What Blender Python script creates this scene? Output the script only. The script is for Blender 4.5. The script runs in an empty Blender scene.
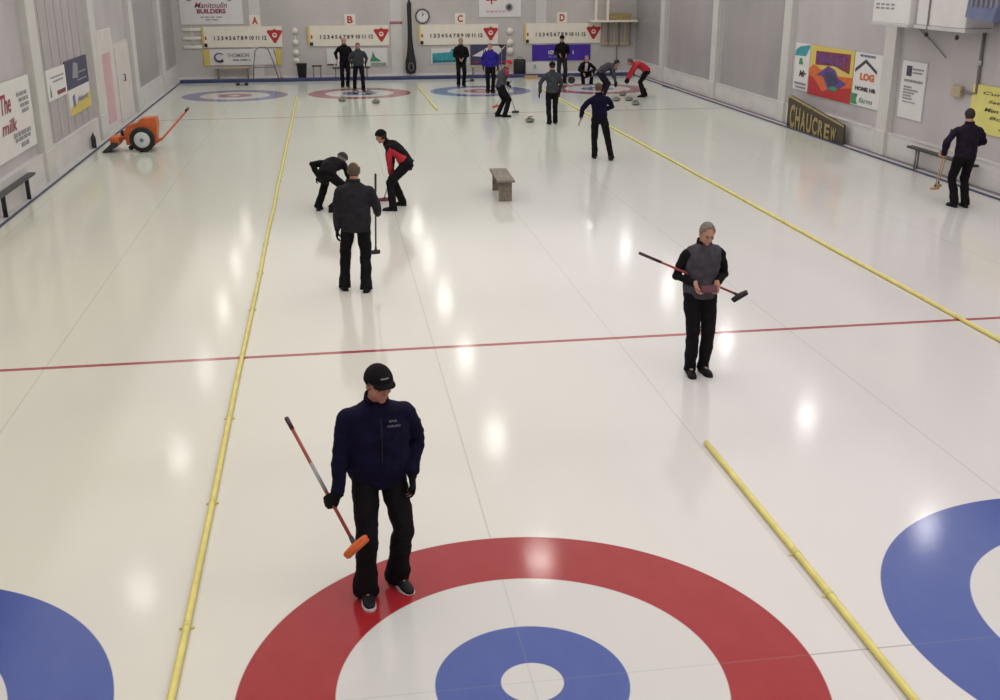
import bpy, bmesh, math, random
from mathutils import Vector, Matrix, noise
random.seed(7)
C = bpy.context.scene.collection
V = Vector
PI = math.pi
X, Y, Z = V((1, 0, 0)), V((0, 1, 0)), V((0, 0, 1))

# ------------------------------------------------------------------ materials
def mat(name, col, rough=.6, var=0.0, scale=8.0, metal=0.0, spec=.5, bump=0.0, coat=0.0, stretch=None, emit=0.0):
    m = bpy.data.materials.new(name); m.use_nodes = True
    nt = m.node_tree; b = nt.nodes['Principled BSDF']
    b.inputs['Base Color'].default_value = (*col, 1); b.inputs['Roughness'].default_value = rough
    b.inputs['Metallic'].default_value = metal; b.inputs['Specular IOR Level'].default_value = spec
    b.inputs['Coat Weight'].default_value = coat
    if emit:
        b.inputs['Emission Color'].default_value = (*col, 1); b.inputs['Emission Strength'].default_value = emit
    if var or bump:
        tc = nt.nodes.new('ShaderNodeTexCoord'); mp = nt.nodes.new('ShaderNodeMapping')
        if stretch: mp.inputs['Scale'].default_value = stretch
        nz = nt.nodes.new('ShaderNodeTexNoise'); nz.inputs['Scale'].default_value = scale; nz.inputs['Detail'].default_value = 5
        nt.links.new(tc.outputs['Object'], mp.inputs[0]); nt.links.new(mp.outputs[0], nz.inputs['Vector'])
        if var:
            r = nt.nodes.new('ShaderNodeValToRGB')
            r.color_ramp.elements[0].position = .3; r.color_ramp.elements[1].position = .7
            r.color_ramp.elements[0].color = (*[c*(1-var) for c in col], 1)
            r.color_ramp.elements[1].color = (*[min(1, c*(1+var)) for c in col], 1)
            nt.links.new(nz.outputs['Fac'], r.inputs[0]); nt.links.new(r.outputs[0], b.inputs['Base Color'])
        if bump:
            bp = nt.nodes.new('ShaderNodeBump'); bp.inputs['Strength'].default_value = bump; bp.inputs['Distance'].default_value = .02
            nt.links.new(nz.outputs['Fac'], bp.inputs['Height']); nt.links.new(bp.outputs[0], b.inputs['Normal'])
    return m

class NX:                                    # tiny expression builder for shader math
    def __init__(s, nt): s.nt = nt
    def m(s, op, a, b=None, c=None, clamp=False):
        n = s.nt.nodes.new('ShaderNodeMath'); n.operation = op; n.use_clamp = clamp
        for i, v in enumerate((a, b, c)):
            if v is None: continue
            if isinstance(v, (int, float)): n.inputs[i].default_value = v
            else: s.nt.links.new(v, n.inputs[i])
        return n.outputs[0]
    def mix(s, f, a, b):
        n = s.nt.nodes.new('ShaderNodeMix'); n.data_type = 'RGBA'
        for i, v in ((0, f), (6, a), (7, b)):
            if isinstance(v, tuple): n.inputs[i].default_value = (*v, 1)
            elif isinstance(v, (int, float)): n.inputs[i].default_value = v
            else: s.nt.links.new(v, n.inputs[i])
        return n.outputs[2]

SP, D = 4.3615, 34.367      # sheet spacing, tee to tee

def ice_material():
    m = bpy.data.materials.new('curling_ice'); m.use_nodes = True; nt = m.node_tree; n = NX(nt)
    b = nt.nodes['Principled BSDF']
    tc = nt.nodes.new('ShaderNodeTexCoord'); sx = nt.nodes.new('ShaderNodeSeparateXYZ')
    nt.links.new(tc.outputs['Object'], sx.inputs[0]); x, y = sx.outputs[0], sx.outputs[1]
    def nz(scale, detail=3, sc=(1, 1, 1)):
        mp = nt.nodes.new('ShaderNodeMapping'); mp.inputs['Scale'].default_value = sc
        t = nt.nodes.new('ShaderNodeTexNoise'); t.inputs['Scale'].default_value = scale; t.inputs['Detail'].default_value = detail
        nt.links.new(tc.outputs['Object'], mp.inputs[0]); nt.links.new(mp.outputs[0], t.inputs['Vector']); return t.outputs['Fac']
    k = n.m('ROUND', n.m('DIVIDE', x, SP))
    dx = n.m('SUBTRACT', x, n.m('MULTIPLY', k, SP))
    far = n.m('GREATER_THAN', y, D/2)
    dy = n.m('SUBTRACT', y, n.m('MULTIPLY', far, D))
    r = n.m('SQRT', n.m('ADD', n.m('MULTIPLY', dx, dx), n.m('MULTIPLY', dy, dy)))
    odd = n.m('MODULO', n.m('ADD', k, 2.0), 2.0)         # sheets B and D even, A and C odd
    odd = n.m('GREATER_THAN', odd, .5)
    def inside(R): return n.m('MULTIPLY', n.m('SUBTRACT', R, r), 120.0, clamp=True)
    def line(v, c, w): return n.m('LESS_THAN', n.m('ABSOLUTE', n.m('SUBTRACT', v, c)), w/2)
    # base ice, tint of the lighting painted in: creamy by the left sheets, faintly greenish mid hall, cold pinkish white on the right
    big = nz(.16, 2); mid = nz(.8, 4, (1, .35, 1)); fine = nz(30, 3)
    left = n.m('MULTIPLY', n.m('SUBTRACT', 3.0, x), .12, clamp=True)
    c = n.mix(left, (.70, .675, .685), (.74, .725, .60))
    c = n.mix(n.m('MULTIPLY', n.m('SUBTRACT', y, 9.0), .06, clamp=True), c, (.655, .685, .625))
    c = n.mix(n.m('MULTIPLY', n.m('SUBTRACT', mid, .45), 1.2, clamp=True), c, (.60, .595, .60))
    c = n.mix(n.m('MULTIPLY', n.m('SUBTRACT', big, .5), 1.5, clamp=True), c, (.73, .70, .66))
    # thin painted lines under the ice
    grey = (.27, .25, .28)
    onsheet = n.m('LESS_THAN', n.m('ABSOLUTE', n.m('SUBTRACT', y, D/2)), D/2+3.66)
    c = n.mix(n.m('MULTIPLY', n.m('MULTIPLY', line(dx, 0, .014), onsheet), .32), c, grey)
    c = n.mix(n.m('MULTIPLY', line(n.m('ABSOLUTE', dx), SP/2, .016), .22), c, grey)
    c = n.mix(n.m('MULTIPLY', line(dy, 0, .013), .6), c, grey)
    # the rings
    blue, red, white = (.070, .105, .35), (.34, .022, .030), (.64, .63, .62)
    sw = nz(5, 6, (1, .5, 1)); worn = n.m('MULTIPLY', n.m('SUBTRACT', sw, .42), .45, clamp=True)
    blue_w = n.mix(worn, blue, (.13, .18, .44)); red_w = n.mix(worn, red, (.46, .06, .06))
    outer = n.mix(odd, red_w, blue_w); inner = n.mix(odd, blue_w, red_w)
    veil = n.m('MULTIPLY', far, .30); outer = n.mix(veil, outer, (.42, .38, .44)); inner = n.mix(veil, inner, (.45, .40, .44))  # grey veil of grazing reflections painted into the far rings
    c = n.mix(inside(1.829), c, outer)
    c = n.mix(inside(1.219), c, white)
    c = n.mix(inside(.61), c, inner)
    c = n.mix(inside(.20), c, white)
    c = n.mix(n.m('MULTIPLY', n.m('MULTIPLY', line(dx, 0, .012), inside(1.22)), .2), c, grey)
    c = n.mix(n.m('MULTIPLY', n.m('MULTIPLY', line(dy, 0, .012), inside(1.83)), .2), c, grey)
    c = n.mix(n.m('MULTIPLY', line(y, 6.4, .085), .92), c, (.36, .03, .05))
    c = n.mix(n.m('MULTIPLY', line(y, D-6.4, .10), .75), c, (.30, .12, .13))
    nt.links.new(c, b.inputs['Base Color'])
    ro = n.m('ADD', .07, n.m('MULTIPLY', mid, .10))
    nt.links.new(ro, b.inputs['Roughness'])
    b.inputs['IOR'].default_value = 1.31
    bp = nt.nodes.new('ShaderNodeBump'); bp.inputs['Strength'].default_value = .10; bp.inputs['Distance'].default_value = .004
    nt.links.new(n.m('ADD', fine, n.m('MULTIPLY', mid, 2.0)), bp.inputs['Height']); nt.links.new(bp.outputs[0], b.inputs['Normal'])
    return m

M = dict(
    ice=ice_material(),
    wall=mat('wall_panel', (.50, .465, .485), .35, .10, .7, stretch=(1, 1, .5)),
    backwall=mat('back_wall_panel', (.52, .49, .48), .4, .10, .5),
    wains=mat('white_wainscot', (.66, .63, .63), .5, .06, 1.5),
    post=mat('white_post', (.62, .60, .585), .5, .04, 2),
    ceil=mat('ceiling_white', (.70, .69, .66), .7, .03, 1),
    ledge=mat('painted_ledge', (.52, .51, .52), .6, .08, 3),
    trim=mat('navy_edge', (.05, .058, .12), .5, .15, 6),
    trimgrey=mat('grey_edge', (.22, .20, .22), .5, .1, 6),
    bumper=mat('navy_bumper', (.035, .045, .14), .6, .2, 3),
    white=mat('white_sheet', (.72, .70, .70), .5, .03, 4),
    cream=mat('cream_board', (.80, .75, .66), .5, .03, 4),
    black=mat('black', (.012, .012, .014), .6, .2, 20),
    rubber=mat('rubber', (.014, .013, .014), .75, .2, 30, bump=.2),
    dark=mat('dark_print', (.05, .045, .06), .6),
    greyp=mat('grey_print', (.28, .27, .29), .6),
    redp=mat('red_print', (.45, .02, .03), .5, .1, 20),
    darkred=mat('dark_red_print', (.30, .03, .06), .5),
    yellow=mat('yellow_foam', (.76, .67, .20), .55, .10, 5, bump=.1),
    ylw=mat('yellow_board', (.72, .66, .20), .5, .06, 3),
    yside=mat('yellow_edge', (.65, .52, .12), .5),
    green=mat('green_print', (.05, .26, .12), .5, .2, 15),
    teal=mat('teal_board', (.03, .30, .36), .5, .2, 6),
    navy=mat('navy_board', (.045, .045, .11), .5, .25, 5),
    violet=mat('violet_banner', (.055, .015, .33), .5, .15, 3),
    maroon=mat('maroon_print', (.24, .03, .06), .5, .3, 12),
    purple=mat('purple_print', (.11, .05, .24), .5, .3, 9),
    orange=mat('orange_paint', (.62, .13, .03), .45, .15, 7),
    oranged=mat('orange_fabric', (.70, .15, .04), .8, .15, 30),
    wood=mat('weathered_wood', (.20, .165, .135), .7, .25, 14, bump=.3, stretch=(1, .15, 1)),
    wood2=mat('pale_wood', (.50, .32, .16), .5, .15, 18),
    gold=mat('gold_letter', (.35, .27, .11), .45, .2, 12),
    brown=mat('dark_brown', (.06, .045, .03), .6, .25, 10),
    steel=mat('steel', (.45, .45, .46), .3, metal=.9),
    dsteel=mat('dark_steel', (.05, .05, .06), .4, metal=.5),
    pipe=mat('grey_pipe', (.20, .18, .17), .5, .1, 8),
    rim=mat('wheel_rim', (.62, .64, .66), .4, .05, 8),
    granite=mat('granite', (.13, .13, .12), .25, .5, 60),
    gband=mat('granite_band', (.30, .29, .27), .6, .3, 60),
    skin=mat('skin', (.46, .24, .165), .55, .12, 18), skinr=mat('ruddy_skin', (.42, .19, .13), .55, .14, 18),
    greyhair=mat('grey_hair', (.19, .165, .14), .8, .3, 60, bump=.5), brownhair=mat('brown_hair', (.09, .06, .04), .8, .3, 60, bump=.5),
    darkhair=mat('dark_hair', (.02, .016, .015), .8, .3, 60, bump=.5),
    eye=mat('eye', (.03, .025, .025), .25), lips=mat('lips', (.34, .12, .10), .5),
    navycloth=mat('navy_fleece', (0.0050, 0.0038, 0.0225), .85, spec=.15, var=.3, scale=14, bump=.25),
    blackcloth=mat('black_cloth', (0.0065, 0.0050, 0.0070), .8, spec=.15, var=.35, scale=10, bump=.2),
    charcoal=mat('charcoal_cloth', (0.0210, 0.0196, 0.0252), .8, spec=.15, var=.3, scale=10, bump=.2),
    greycloth=mat('grey_cloth', (.062, .056, .070), .85, .25, 12, bump=.25, spec=.2),
    midgrey=mat('mid_grey_cloth', (0.0467, 0.0510, 0.0595), .85, spec=.15, var=.25, scale=12, bump=.2),
    redcloth=mat('red_cloth', (.42, .015, .03), .8, .2, 10, bump=.2),
    bluecloth=mat('blue_cloth', (0.0280, 0.0200, 0.2640), .8, spec=.15, var=.2, scale=10, bump=.2),
    whitecloth=mat('white_cloth', (.6, .6, .6), .8, .1, 10),
    purplecloth=mat('plum_cloth', (0.0154, 0.0088, 0.0220), .8, spec=.15, var=.3, scale=10, bump=.2),
    shoe=mat('shoe_black', (.007, .007, .010), .55, .2, 10, spec=.25), sole=mat('pale_sole', (.66, .66, .70), .5),
    shaftred=mat('red_shaft', (.33, .05, .04), .35, .2, 6), shaftdark=mat('dark_shaft', (.05, .02, .025), .35),
    shaftgrey=mat('grey_shaft', (.35, .35, .37), .4), glow=mat('lamp_glow', (1, .96, .88), .5, emit=6),
    sky=mat('blue_housing', (.14, .17, .30), .45, .15, 5), pinkstain=mat('pink_sheet', (.62, .40, .44), .5, .12, 1.6, stretch=(1, 1, .4)),
    panel_dark=mat('grey_bay_panel', (.37, .345, .355), .3, .12, .6, stretch=(1, 1, .5)),
    doorw=mat('door_white', (.66, .61, .60), .5, .05, 2), beige=mat('beige_box', (.45, .36, .24), .6, .1, 8),
    boardgrey=mat('grey_boarding', (.42, .385, .40), .5, .12, 2, stretch=(1, 4, .3)),
    phone=mat('maroon_case', (.10, .012, .03), .4, .2, 10),
)

# ------------------------------------------------------------------ object helpers
def link(name, bm, m, parent=None, smooth=False, loc=None):
    me = bpy.data.meshes.new(name); bm.normal_update(); bm.to_mesh(me); bm.free()
    ms = m if isinstance(m, (list, tuple)) else [m]
    for q in ms: me.materials.append(q)
    if smooth: me.polygons.foreach_set('use_smooth', [True]*len(me.polygons))
    o = bpy.data.objects.new(name, me); C.objects.link(o)
    if parent: o.parent = parent
    if loc is not None: o.location = loc
    return o
def tag(o, label, cat, group=None):
    o['label'] = label; o['category'] = cat
    if group: o['group'] = group
    return o
def thing(name, label, cat, loc=(0, 0, 0), rz=0, group=None):
    o = bpy.data.objects.new(name, None); C.objects.link(o); o.location = loc; o.rotation_euler = (0, 0, rz)
    o.empty_display_size = .1
    return tag(o, label, cat, group)
def struct(name, bm, m, parent=None, smooth=False):
    o = link(name, bm, m, parent, smooth)
    if not parent: o['kind'] = 'structure'
    return o
def NB(): return bmesh.new()
def box(bm, lo, hi, mi=0, bev=0, mtx=None):
    lo, hi = V(lo), V(hi); c = (lo+hi)/2; s = hi-lo
    r = bmesh.ops.create_cube(bm, size=1.0, matrix=Matrix.Translation(c) @ Matrix.Diagonal((*s, 1)))
    fs = {f for v in r['verts'] for f in v.link_faces}
    for f in fs: f.material_index = mi
    vs = r['verts']
    if bev:
        es = list({e for v in vs for e in v.link_edges})
        q = bmesh.ops.bevel(bm, geom=es, offset=bev, segments=2, affect='EDGES', profile=.5)
        vs = q['verts']
        for f in q['faces']: f.material_index = mi
        vs = list({v for f in bm.faces for v in f.verts if v.is_valid and all(lo[i]-1e-5 <= v.co[i] <= hi[i]+1e-5 for i in range(3))}) if mtx is not None else vs
    if mtx is not None: bmesh.ops.transform(bm, matrix=mtx, verts=vs)
    return vs
def frame(d, ref=None):
    d = V(d).normalized(); ref = ref or (Z if abs(d.z) < .9 else X)
    a = d.cross(ref).normalized(); return d, a, a.cross(d).normalized()
def loft(bm, rings, seg=16, mi=0, caps=True):
    """rings: (centre, axis_a, axis_b, ra, rb)"""
    vr = []
    for c, a, b, ra, rb in rings:
        vr.append([bm.verts.new(V(c) + V(a)*(ra*math.cos(2*PI*k/seg)) + V(b)*(rb*math.sin(2*PI*k/seg))) for k in range(seg)])
    for i in range(len(vr)-1):
        for k in range(seg):
            f = bm.faces.new((vr[i][k], vr[i][(k+1) % seg], vr[i+1][(k+1) % seg], vr[i+1][k])); f.material_index = mi
    if caps:
        f = bm.faces.new(list(reversed(vr[0]))); f.material_index = mi
        f = bm.faces.new(vr[-1]); f.material_index = mi
    return vr
def tube(bm, pts, r, seg=10, mi=0, flat=1.0, ref=None):
    pts = [V(p) for p in pts]; rs = r if isinstance(r, (list, tuple)) else [r]*len(pts)
    rings = []; pa = None
    for i, p in enumerate(pts):
        t = (pts[min(i+1, len(pts)-1)]-pts[max(i-1, 0)]).normalized()
        if pa is None: _, a, b = frame(t, ref)
        else:
            a = (pa - t*pa.dot(t)).normalized(); b = a.cross(t).normalized()
        pa = a; rings.append((p, a, b, rs[i], rs[i]*flat))
    loft(bm, rings, seg, mi)
def ellip(bm, c, ax, rad, u=14, v=9, mi=0):
    A = [V(q) for q in ax]; mt = Matrix(((A[0].x*rad[0], A[1].x*rad[1], A[2].x*rad[2], c[0]), (A[0].y*rad[0], A[1].y*rad[1], A[2].y*rad[2], c[1]),
                 (A[0].z*rad[0], A[1].z*rad[1], A[2].z*rad[2], c[2]), (0, 0, 0, 1)))
    r = bmesh.ops.create_uvsphere(bm, u_segments=u, v_segments=v, radius=1, matrix=mt)
    for f in {f for q in r['verts'] for f in q.link_faces}: f.material_index = mi
    return r['verts']
def lathe(bm, prof, c=(0, 0, 0), seg=24, mi=0, axis=Z):
    d, a, b = frame(axis)
    loft(bm, [(V(c)+d*z, b, a, r, r) for r, z in prof], seg, mi)
def prism(bm, pts, N, t, mi=0):
    """flat polygon pts (world), extruded by t along N"""
    a = [bm.verts.new(V(p)) for p in pts]; b = [bm.verts.new(V(p)+V(N)*t) for p in pts]
    n = len(a); f = bm.faces.new(b); f.material_index = mi; f = bm.faces.new(list(reversed(a))); f.material_index = mi
    for i in range(n):
        f = bm.faces.new((a[i], a[(i+1) % n], b[(i+1) % n], b[i])); f.material_index = mi
    bmesh.ops.recalc_face_normals(bm, faces=bm.faces)

# ------------------------------------------------------------------ remeshed organic shapes
DG = [0]
def organic(name, bm, m, vox, parent, root, smooth=3, disp=0.0, dscale=9.0, paint=None, seed=0.0):
    bmesh.ops.recalc_face_normals(bm, faces=bm.faces)
    me = bpy.data.meshes.new('tmp'); bm.to_mesh(me); bm.free()
    o = bpy.data.objects.new('tmp', me); C.objects.link(o)
    md = o.modifiers.new('r', 'REMESH'); md.mode = 'VOXEL'; md.voxel_size = vox
    sm = o.modifiers.new('s', 'SMOOTH'); sm.factor = .5; sm.iterations = smooth
    dg = bpy.context.evaluated_depsgraph_get()
    nm = bpy.data.meshes.new_from_object(o.evaluated_get(dg))
    bpy.data.objects.remove(o); bpy.data.meshes.remove(me)
    nm.name = name; nm.materials.clear()
    for q in (m if isinstance(m, (list, tuple)) else [m]): nm.materials.append(q)
    if disp:
        ns = [v.normal.copy() for v in nm.vertices]
        for v, nn in zip(nm.vertices, ns):
            p = v.co; q = V((p.x*dscale+seed, p.y*dscale, p.z*dscale*1.7))
            a = noise.noise(q) + .6*abs(noise.noise(q*2.1)) - .2
            v.co = p + nn*(disp*a)
    if paint:
        for f in nm.polygons: f.material_index = paint(f.center)
    else: nm.polygons.foreach_set('material_index', [0]*len(nm.polygons))
    nm.polygons.foreach_set('use_smooth', [True]*len(nm.polygons))
    nm.transform(Matrix.Translation(-root.location)); nm.update()
    ob = bpy.data.objects.new(name, nm); C.objects.link(ob); ob.parent = parent
    return ob
def wlink(name, bm, m, parent, root, smooth=True):     # plain mesh given in world coordinates under a translated root
    bmesh.ops.transform(bm, matrix=Matrix.Translation(-root.location), verts=bm.verts)
    return link(name, bm, m, parent, smooth)

def hdir(h):
    h = math.radians(h); return V((math.sin(h), math.cos(h), 0))
def ik(a, b, l1, l2, hint):
    d = b-a; L = d.length; Lm = (l1+l2)*.998
    if L > Lm: b = a + d.normalized()*Lm; d = b-a; L = Lm
    L = max(L, abs(l1-l2)+.02); u = d.normalized()
    x = (L*L + l1*l1 - l2*l2)/(2*L); h = math.sqrt(max(l1*l1-x*x, 0))
    w = V(hint) - u*V(hint).dot(u); w.normalize()
    return a + u*x + w*h, b

def hand(bm, wrist, Dn, N, S, curl, s=1.0, fat=0.0):
    """Dn: along the hand, N: palm side, S: thumb side"""
    k = s; f = fat
    loft(bm, [(wrist-Dn*.03*k, S, N, .028*k+f, .022*k+f), (wrist+Dn*.015*k, S, N, .032*k+f, .02*k+f),
              (wrist+Dn*.05*k, S, N, .041*k+f, .017*k+f), (wrist+Dn*.088*k, S, N, .040*k+f, .014*k+f), (wrist+Dn*.096*k, S, N, .034*k, .01*k)], 14)
    for i, L in enumerate((.074, .083, .077, .060)):
        p = wrist + Dn*(.084-.004*abs(i-1))*k + S*(.031-.0205*i)*k; ang = curl*.55
        pts = [p-Dn*.015*k]; rr = [.0095*k+f]
        pts.append(p); rr.append(.0098*k+f)
        sp = S*(.06*(1.2-i))
        for j, fr in enumerate((.46, .30, .24)):
            dd = (Dn*math.cos(ang) + N*math.sin(ang) + sp).normalized()
            p = p + dd*L*fr*k; pts.append(p); rr.append((.0092-.0009*j)*k+f); ang += curl*(1.0 if j == 0 else .8)
        tube(bm, pts, rr, 9)
        ellip(bm, pts[-1], (X, Y, Z), [rr[-1]]*3, 8, 6)
    p0 = wrist + Dn*.012*k + S*.020*k; p1 = wrist + Dn*.040*k + S*.044*k + N*.012*k
    p2 = p1 + (Dn*.75 + S*.35*(1-curl*.5) + N*(.25+.4*curl)).normalized()*.034*k
    p3 = p2 + (Dn*.85 - S*.3*curl + N*(.2+.5*curl)).normalized()*.028*k
    tube(bm, [p0, p1, p2, p3], [.017*k+f, .0135*k+f, .011*k+f, .009*k+f], 9)
    ellip(bm, p3, (X, Y, Z), [.009*k+f]*3, 8, 6)

def person(label, feet, pel, face, lean=4, side=0, twist=0, hands=((0, 0, 0), (0, 0, 0)), grip=(None, None), ehint=(None, None),
           head=(0, 0), s=1.0, vox=.008, jacket='blackcloth', paint=None, jpaint=None, trousers='blackcloth', hair='greyhair', bald=False, cap=None,
           gloves=None, shirt=None, soles=None, shoe='shoe', skin='skin', face_detail=False, palm=(None, None), khint=(None, None), bulk=1.0, hem=.14, curl=(.5, .5), flare=.072):
    """feet: per foot (x, y, z of sole, heading, pitch); all coordinates in the world; L first, R second"""
    feet = [list(f) for f in feet]; pel = V(pel)
    root = thing('person', label, 'person', ((feet[0][0]+feet[1][0])/2, (feet[0][1]+feet[1][1])/2, 0))
    F0 = hdir(face); R0 = V((F0.y, -F0.x, 0))
    ml = math.radians(lean); ms = math.radians(side)
    def up(f):
        a = ml*f; return (Z*math.cos(a) + F0*math.sin(a) + R0*math.sin(ms*f)).normalized()
    U1, U2 = up(.55), up(1.0)
    tw = math.radians(twist); R2 = (R0*math.cos(tw) + F0*-math.sin(tw)); R2 = (R2-U2*R2.dot(U2)).normalized(); F2 = U2.cross(R2).normalized()
    R1 = (R0-U1*R0.dot(U1)).normalized(); F1 = U1.cross(R1).normalized()
    F1 = F1 if F1.dot(F0) > -.01 or lean > 80 else -F1
    waist = pel + U1*.17*s; chest = waist + (U1*.4+U2*.6).normalized()*.20*s; nb = chest + U2*.165*s
    sh = [chest + U2*.075*s - R2*.180*s*bulk**.4, chest + U2*.075*s + R2*.180*s*bulk**.4]
    # head frame
    hy, hp = math.radians(head[0]), math.radians(head[1])
    Fb = (hdir(face+twist+head[0])); Rh = V((Fb.y, -Fb.x, 0))
    Fh = (Fb*math.cos(hp) - Z*math.sin(hp)).normalized(); Uh = Rh.cross(Fh).normalized()
    Un = (U2 + Uh*.8 + Z*.3).normalized()
    HC = nb + Un*.060*s + Uh*.075*s + Fh*.030*s
    k = s
    # legs
    legs = []
    for i in (0, 1):
        sg = -1 if i == 0 else 1
        hip = pel + R0*sg*.092*s - Z*.02
        f = feet[i]; Ff = hdir(f[3]); pt = math.radians(f[4]); Fp = (Ff*math.cos(pt) - Z*math.sin(pt)); Up = (Z*math.cos(pt) + Ff*math.sin(pt))
        ank = V((f[0], f[1], f[2])) + Up*.085*s
        kn, ank2 = ik(hip, ank, .435*s, .43*s, khint[i] if khint[i] else (Ff+F0*.7))
        legs.append((hip, kn, ank, Ff, Fp, Up))
    arms = []
    for i in (0, 1):
        sg = -1 if i == 0 else 1
        tgt = V(hands[i]); g = grip[i]
        A = V(g).normalized() if g is not None else None
        dn = (tgt - sh[i]).normalized()
        if palm[i] is not None: N = V(palm[i]).normalized()
        else: N = (-R2*sg + F2*.15).normalized()
        if A is not None:
            dn = (dn + F2*.5); dn = (dn - A*dn.dot(A)).normalized(); N = N - A*N.dot(A); N = (N-dn*N.dot(dn)).normalized()
            S = A if A.dot(F2+Z) > 0 else -A
            wr = tgt - dn*.065*s - N*.028*s; cu = 1.25
        else:
            N = (N-dn*N.dot(dn)).normalized(); S = dn.cross(N).normalized(); S = S if S.dot(F2) > 0 else -S
            wr = tgt - dn*.05*s; cu = curl[i]
        eh = V(ehint[i]) if ehint[i] is not None else (-F2*1.0 + R2*sg*.45)
        el, wr2 = ik(sh[i], wr, .29*s, .26*s, eh)
        arms.append((sh[i], el, wr2, dn, N, S, cu))
    b = bulk
    # ---- body: one continuous skin mesh
    bm = NB()
    loft(bm, [(pel-Z*.09*k, R0, F0, .10*k, .08*k), (pel, R1, F1, .150*k, .105*k), (waist, R1, F1, .130*k*b, .095*k*b), (chest, R2, F2, .150*k, .105*k),
              (chest+U2*.08*k, R2, F2, .125*k, .075*k), (nb-U2*.005*k, R2, F2, .062*k, .058*k), (nb+Un*.06*k, Rh, Fh, .052*k, .055*k), (HC-Uh*.03*k, Rh, Fh, .05*k, .055*k)], 18)
    ellip(bm, HC+Uh*.025*k-Fh*.012*k, (Rh, Fh, Uh), (.074*k, .093*k, .092*k), 22, 14)
    ellip(bm, HC-Uh*.040*k+Fh*.022*k, (Rh, Fh, Uh), (.060*k, .064*k, .074*k), 18, 12)
    ellip(bm, HC-Uh*.092*k+Fh*.062*k, (Rh, Fh, Uh), (.026*k, .020*k, .018*k), 10, 8)
    tube(bm, [HC+Fh*.074*k+Uh*.020*k, HC+Fh*.092*k-Uh*.006*k, HC+Fh*.103*k-Uh*.024*k], [.008*k, .011*k, .015*k], 9)
    ellip(bm, HC+Fh*.100*k-Uh*.026*k, (Rh, Fh, Uh), (.018*k, .012*k, .010*k), 10, 8)
    ellip(bm, HC+Fh*.080*k-Uh*.060*k, (Rh, Fh, Uh), (.026*k, .012*k, .009*k), 10, 6)
    ellip(bm, HC+Fh*.074*k+Uh*.026*k, (Rh, Fh, Uh), (.050*k, .014*k, .008*k), 12, 6)
    for sg in (-1, 1):
        ellip(bm, HC+Rh*sg*.077*k-Uh*.008*k-Fh*.008*k, (Rh, Fh, Uh), (.010*k, .018*k, .031*k), 10, 8)
        ellip(bm, HC+Rh*sg*.040*k+Fh*.058*k-Uh*.022*k, (Rh, Fh, Uh), (.022*k, .020*k, .020*k), 10, 8)
    for hip, kn, ank, Ff, Fp, Up in legs:
        tube(bm, [hip, hip.lerp(kn, .5), kn, kn.lerp(ank, .35), ank], [.082*k, .070*k, .052*k, .050*k, .034*k], 12)
        tube(bm, [ank, ank+Fp*.05*k-Up*.035*k, ank+Fp*.15*k-Up*.055*k], [.034*k, .036*k, .026*k], 10)
    for a, el, wr, dn, N, S, cu in arms:
        tube(bm, [a-U2*.03*k, a.lerp(el, .5), el, el.lerp(wr, .35), wr], [.036*k, .042*k, .035*k, .035*k, .025*k], 12)
        ellip(bm, a-U2*.03*k-(a-chest).normalized()*.03*k, (X, Y, Z), [.046*k]*3)
        hand(bm, wr, dn, N, S, cu, k)
    organic('body', bm, M[skin], min(vox, .006) if face_detail else vox, root, root, smooth=2)
    # ---- trousers
    bm = NB()
    loft(bm, [(pel-Z*.13*k, R0, F0, .095*k, .085*k), (pel-Z*.05*k, R0, F0, .180*k, .128*k), (pel+U1*.03*k, R1, F1, .176*k, .128*k), (pel+U1*.13*k, R1, F1, .155*k*b, .12*k*b)], 20)
    for hip, kn, ank, Ff, Fp, Up in legs:
        e = ank + (ank-kn).normalized()*.048*k
        tube(bm, [hip, hip.lerp(kn, .45), kn, kn.lerp(e, .4), kn.lerp(e, .8), e], [.098*k, .091*k, .078*k, .073*k, flare*k, flare*1.06*k], 16)
        ellip(bm, kn, (X, Y, Z), [.080*k]*3)
    organic('trousers', bm, M[trousers], vox, root, root, disp=.012, dscale=6, seed=pel.x, paint=paint)
    # ---- upper garment(s)
    def torso(bm, g, sl=0, hemd=hem):
        hp_ = pel + U1*(.10-hemd)*k
        rings = [(hp_-U1*.0, R1, F1, (.176+g)*k, (.130+g)*k), (pel+U1*.06*k, R1, F1, (.170+g)*k*b, (.128+g)*k*b), (waist, R1, F1, (.160+g)*k*b, (.122+g)*k*b),
                 (chest-U2*.05*k, R2, F2, (.186+g)*k*b**.6, (.132+g)*k*b**.6), (chest+U2*.04*k, R2, F2, (.196+g)*k*b**.4, (.122+g)*k), (chest+U2*.095*k, R2, F2, (.178+g)*k*b**.4, (.098+g)*k), (chest+U2*.125*k, R2, F2, (.135+g)*k, (.086+g)*k),
                 (nb-U2*.012*k, R2, F2, (.088+g)*k, (.076+g)*k), (nb+Un*.012*k, R2, F2, (.066+g)*k, (.066+g)*k)]
        loft(bm, rings, 22)
    def sleeves(bm, g=0):
        for a, el, wr, dn, N, S, cu in arms:
            w = wr - (wr-el).normalized()*.01*k
            tube(bm, [a-U2*.022*k, a.lerp(el, .5), el, el.lerp(w, .5), w], [(.060+g)*k, (.068+g)*k, (.060+g)*k, (.055+g)*k, (.046+g)*k], 14)
            ellip(bm, a-U2*.022*k-(a-chest).normalized()*.018*k, (R2, F2, U2), ((.074+g)*k, (.078+g)*k, (.070+g)*k)); ellip(bm, el, (X, Y, Z), [(.058+g)*k]*3)
    mats = [M[j] for j in (jacket if isinstance(jacket, tuple) else (jacket,))]
    jp = None
    if jpaint:
        def jp(c):
            q = c - chest; return jpaint(q.dot(R2)/s, q.dot(F2)/s, q.dot(U2)/s)
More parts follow.
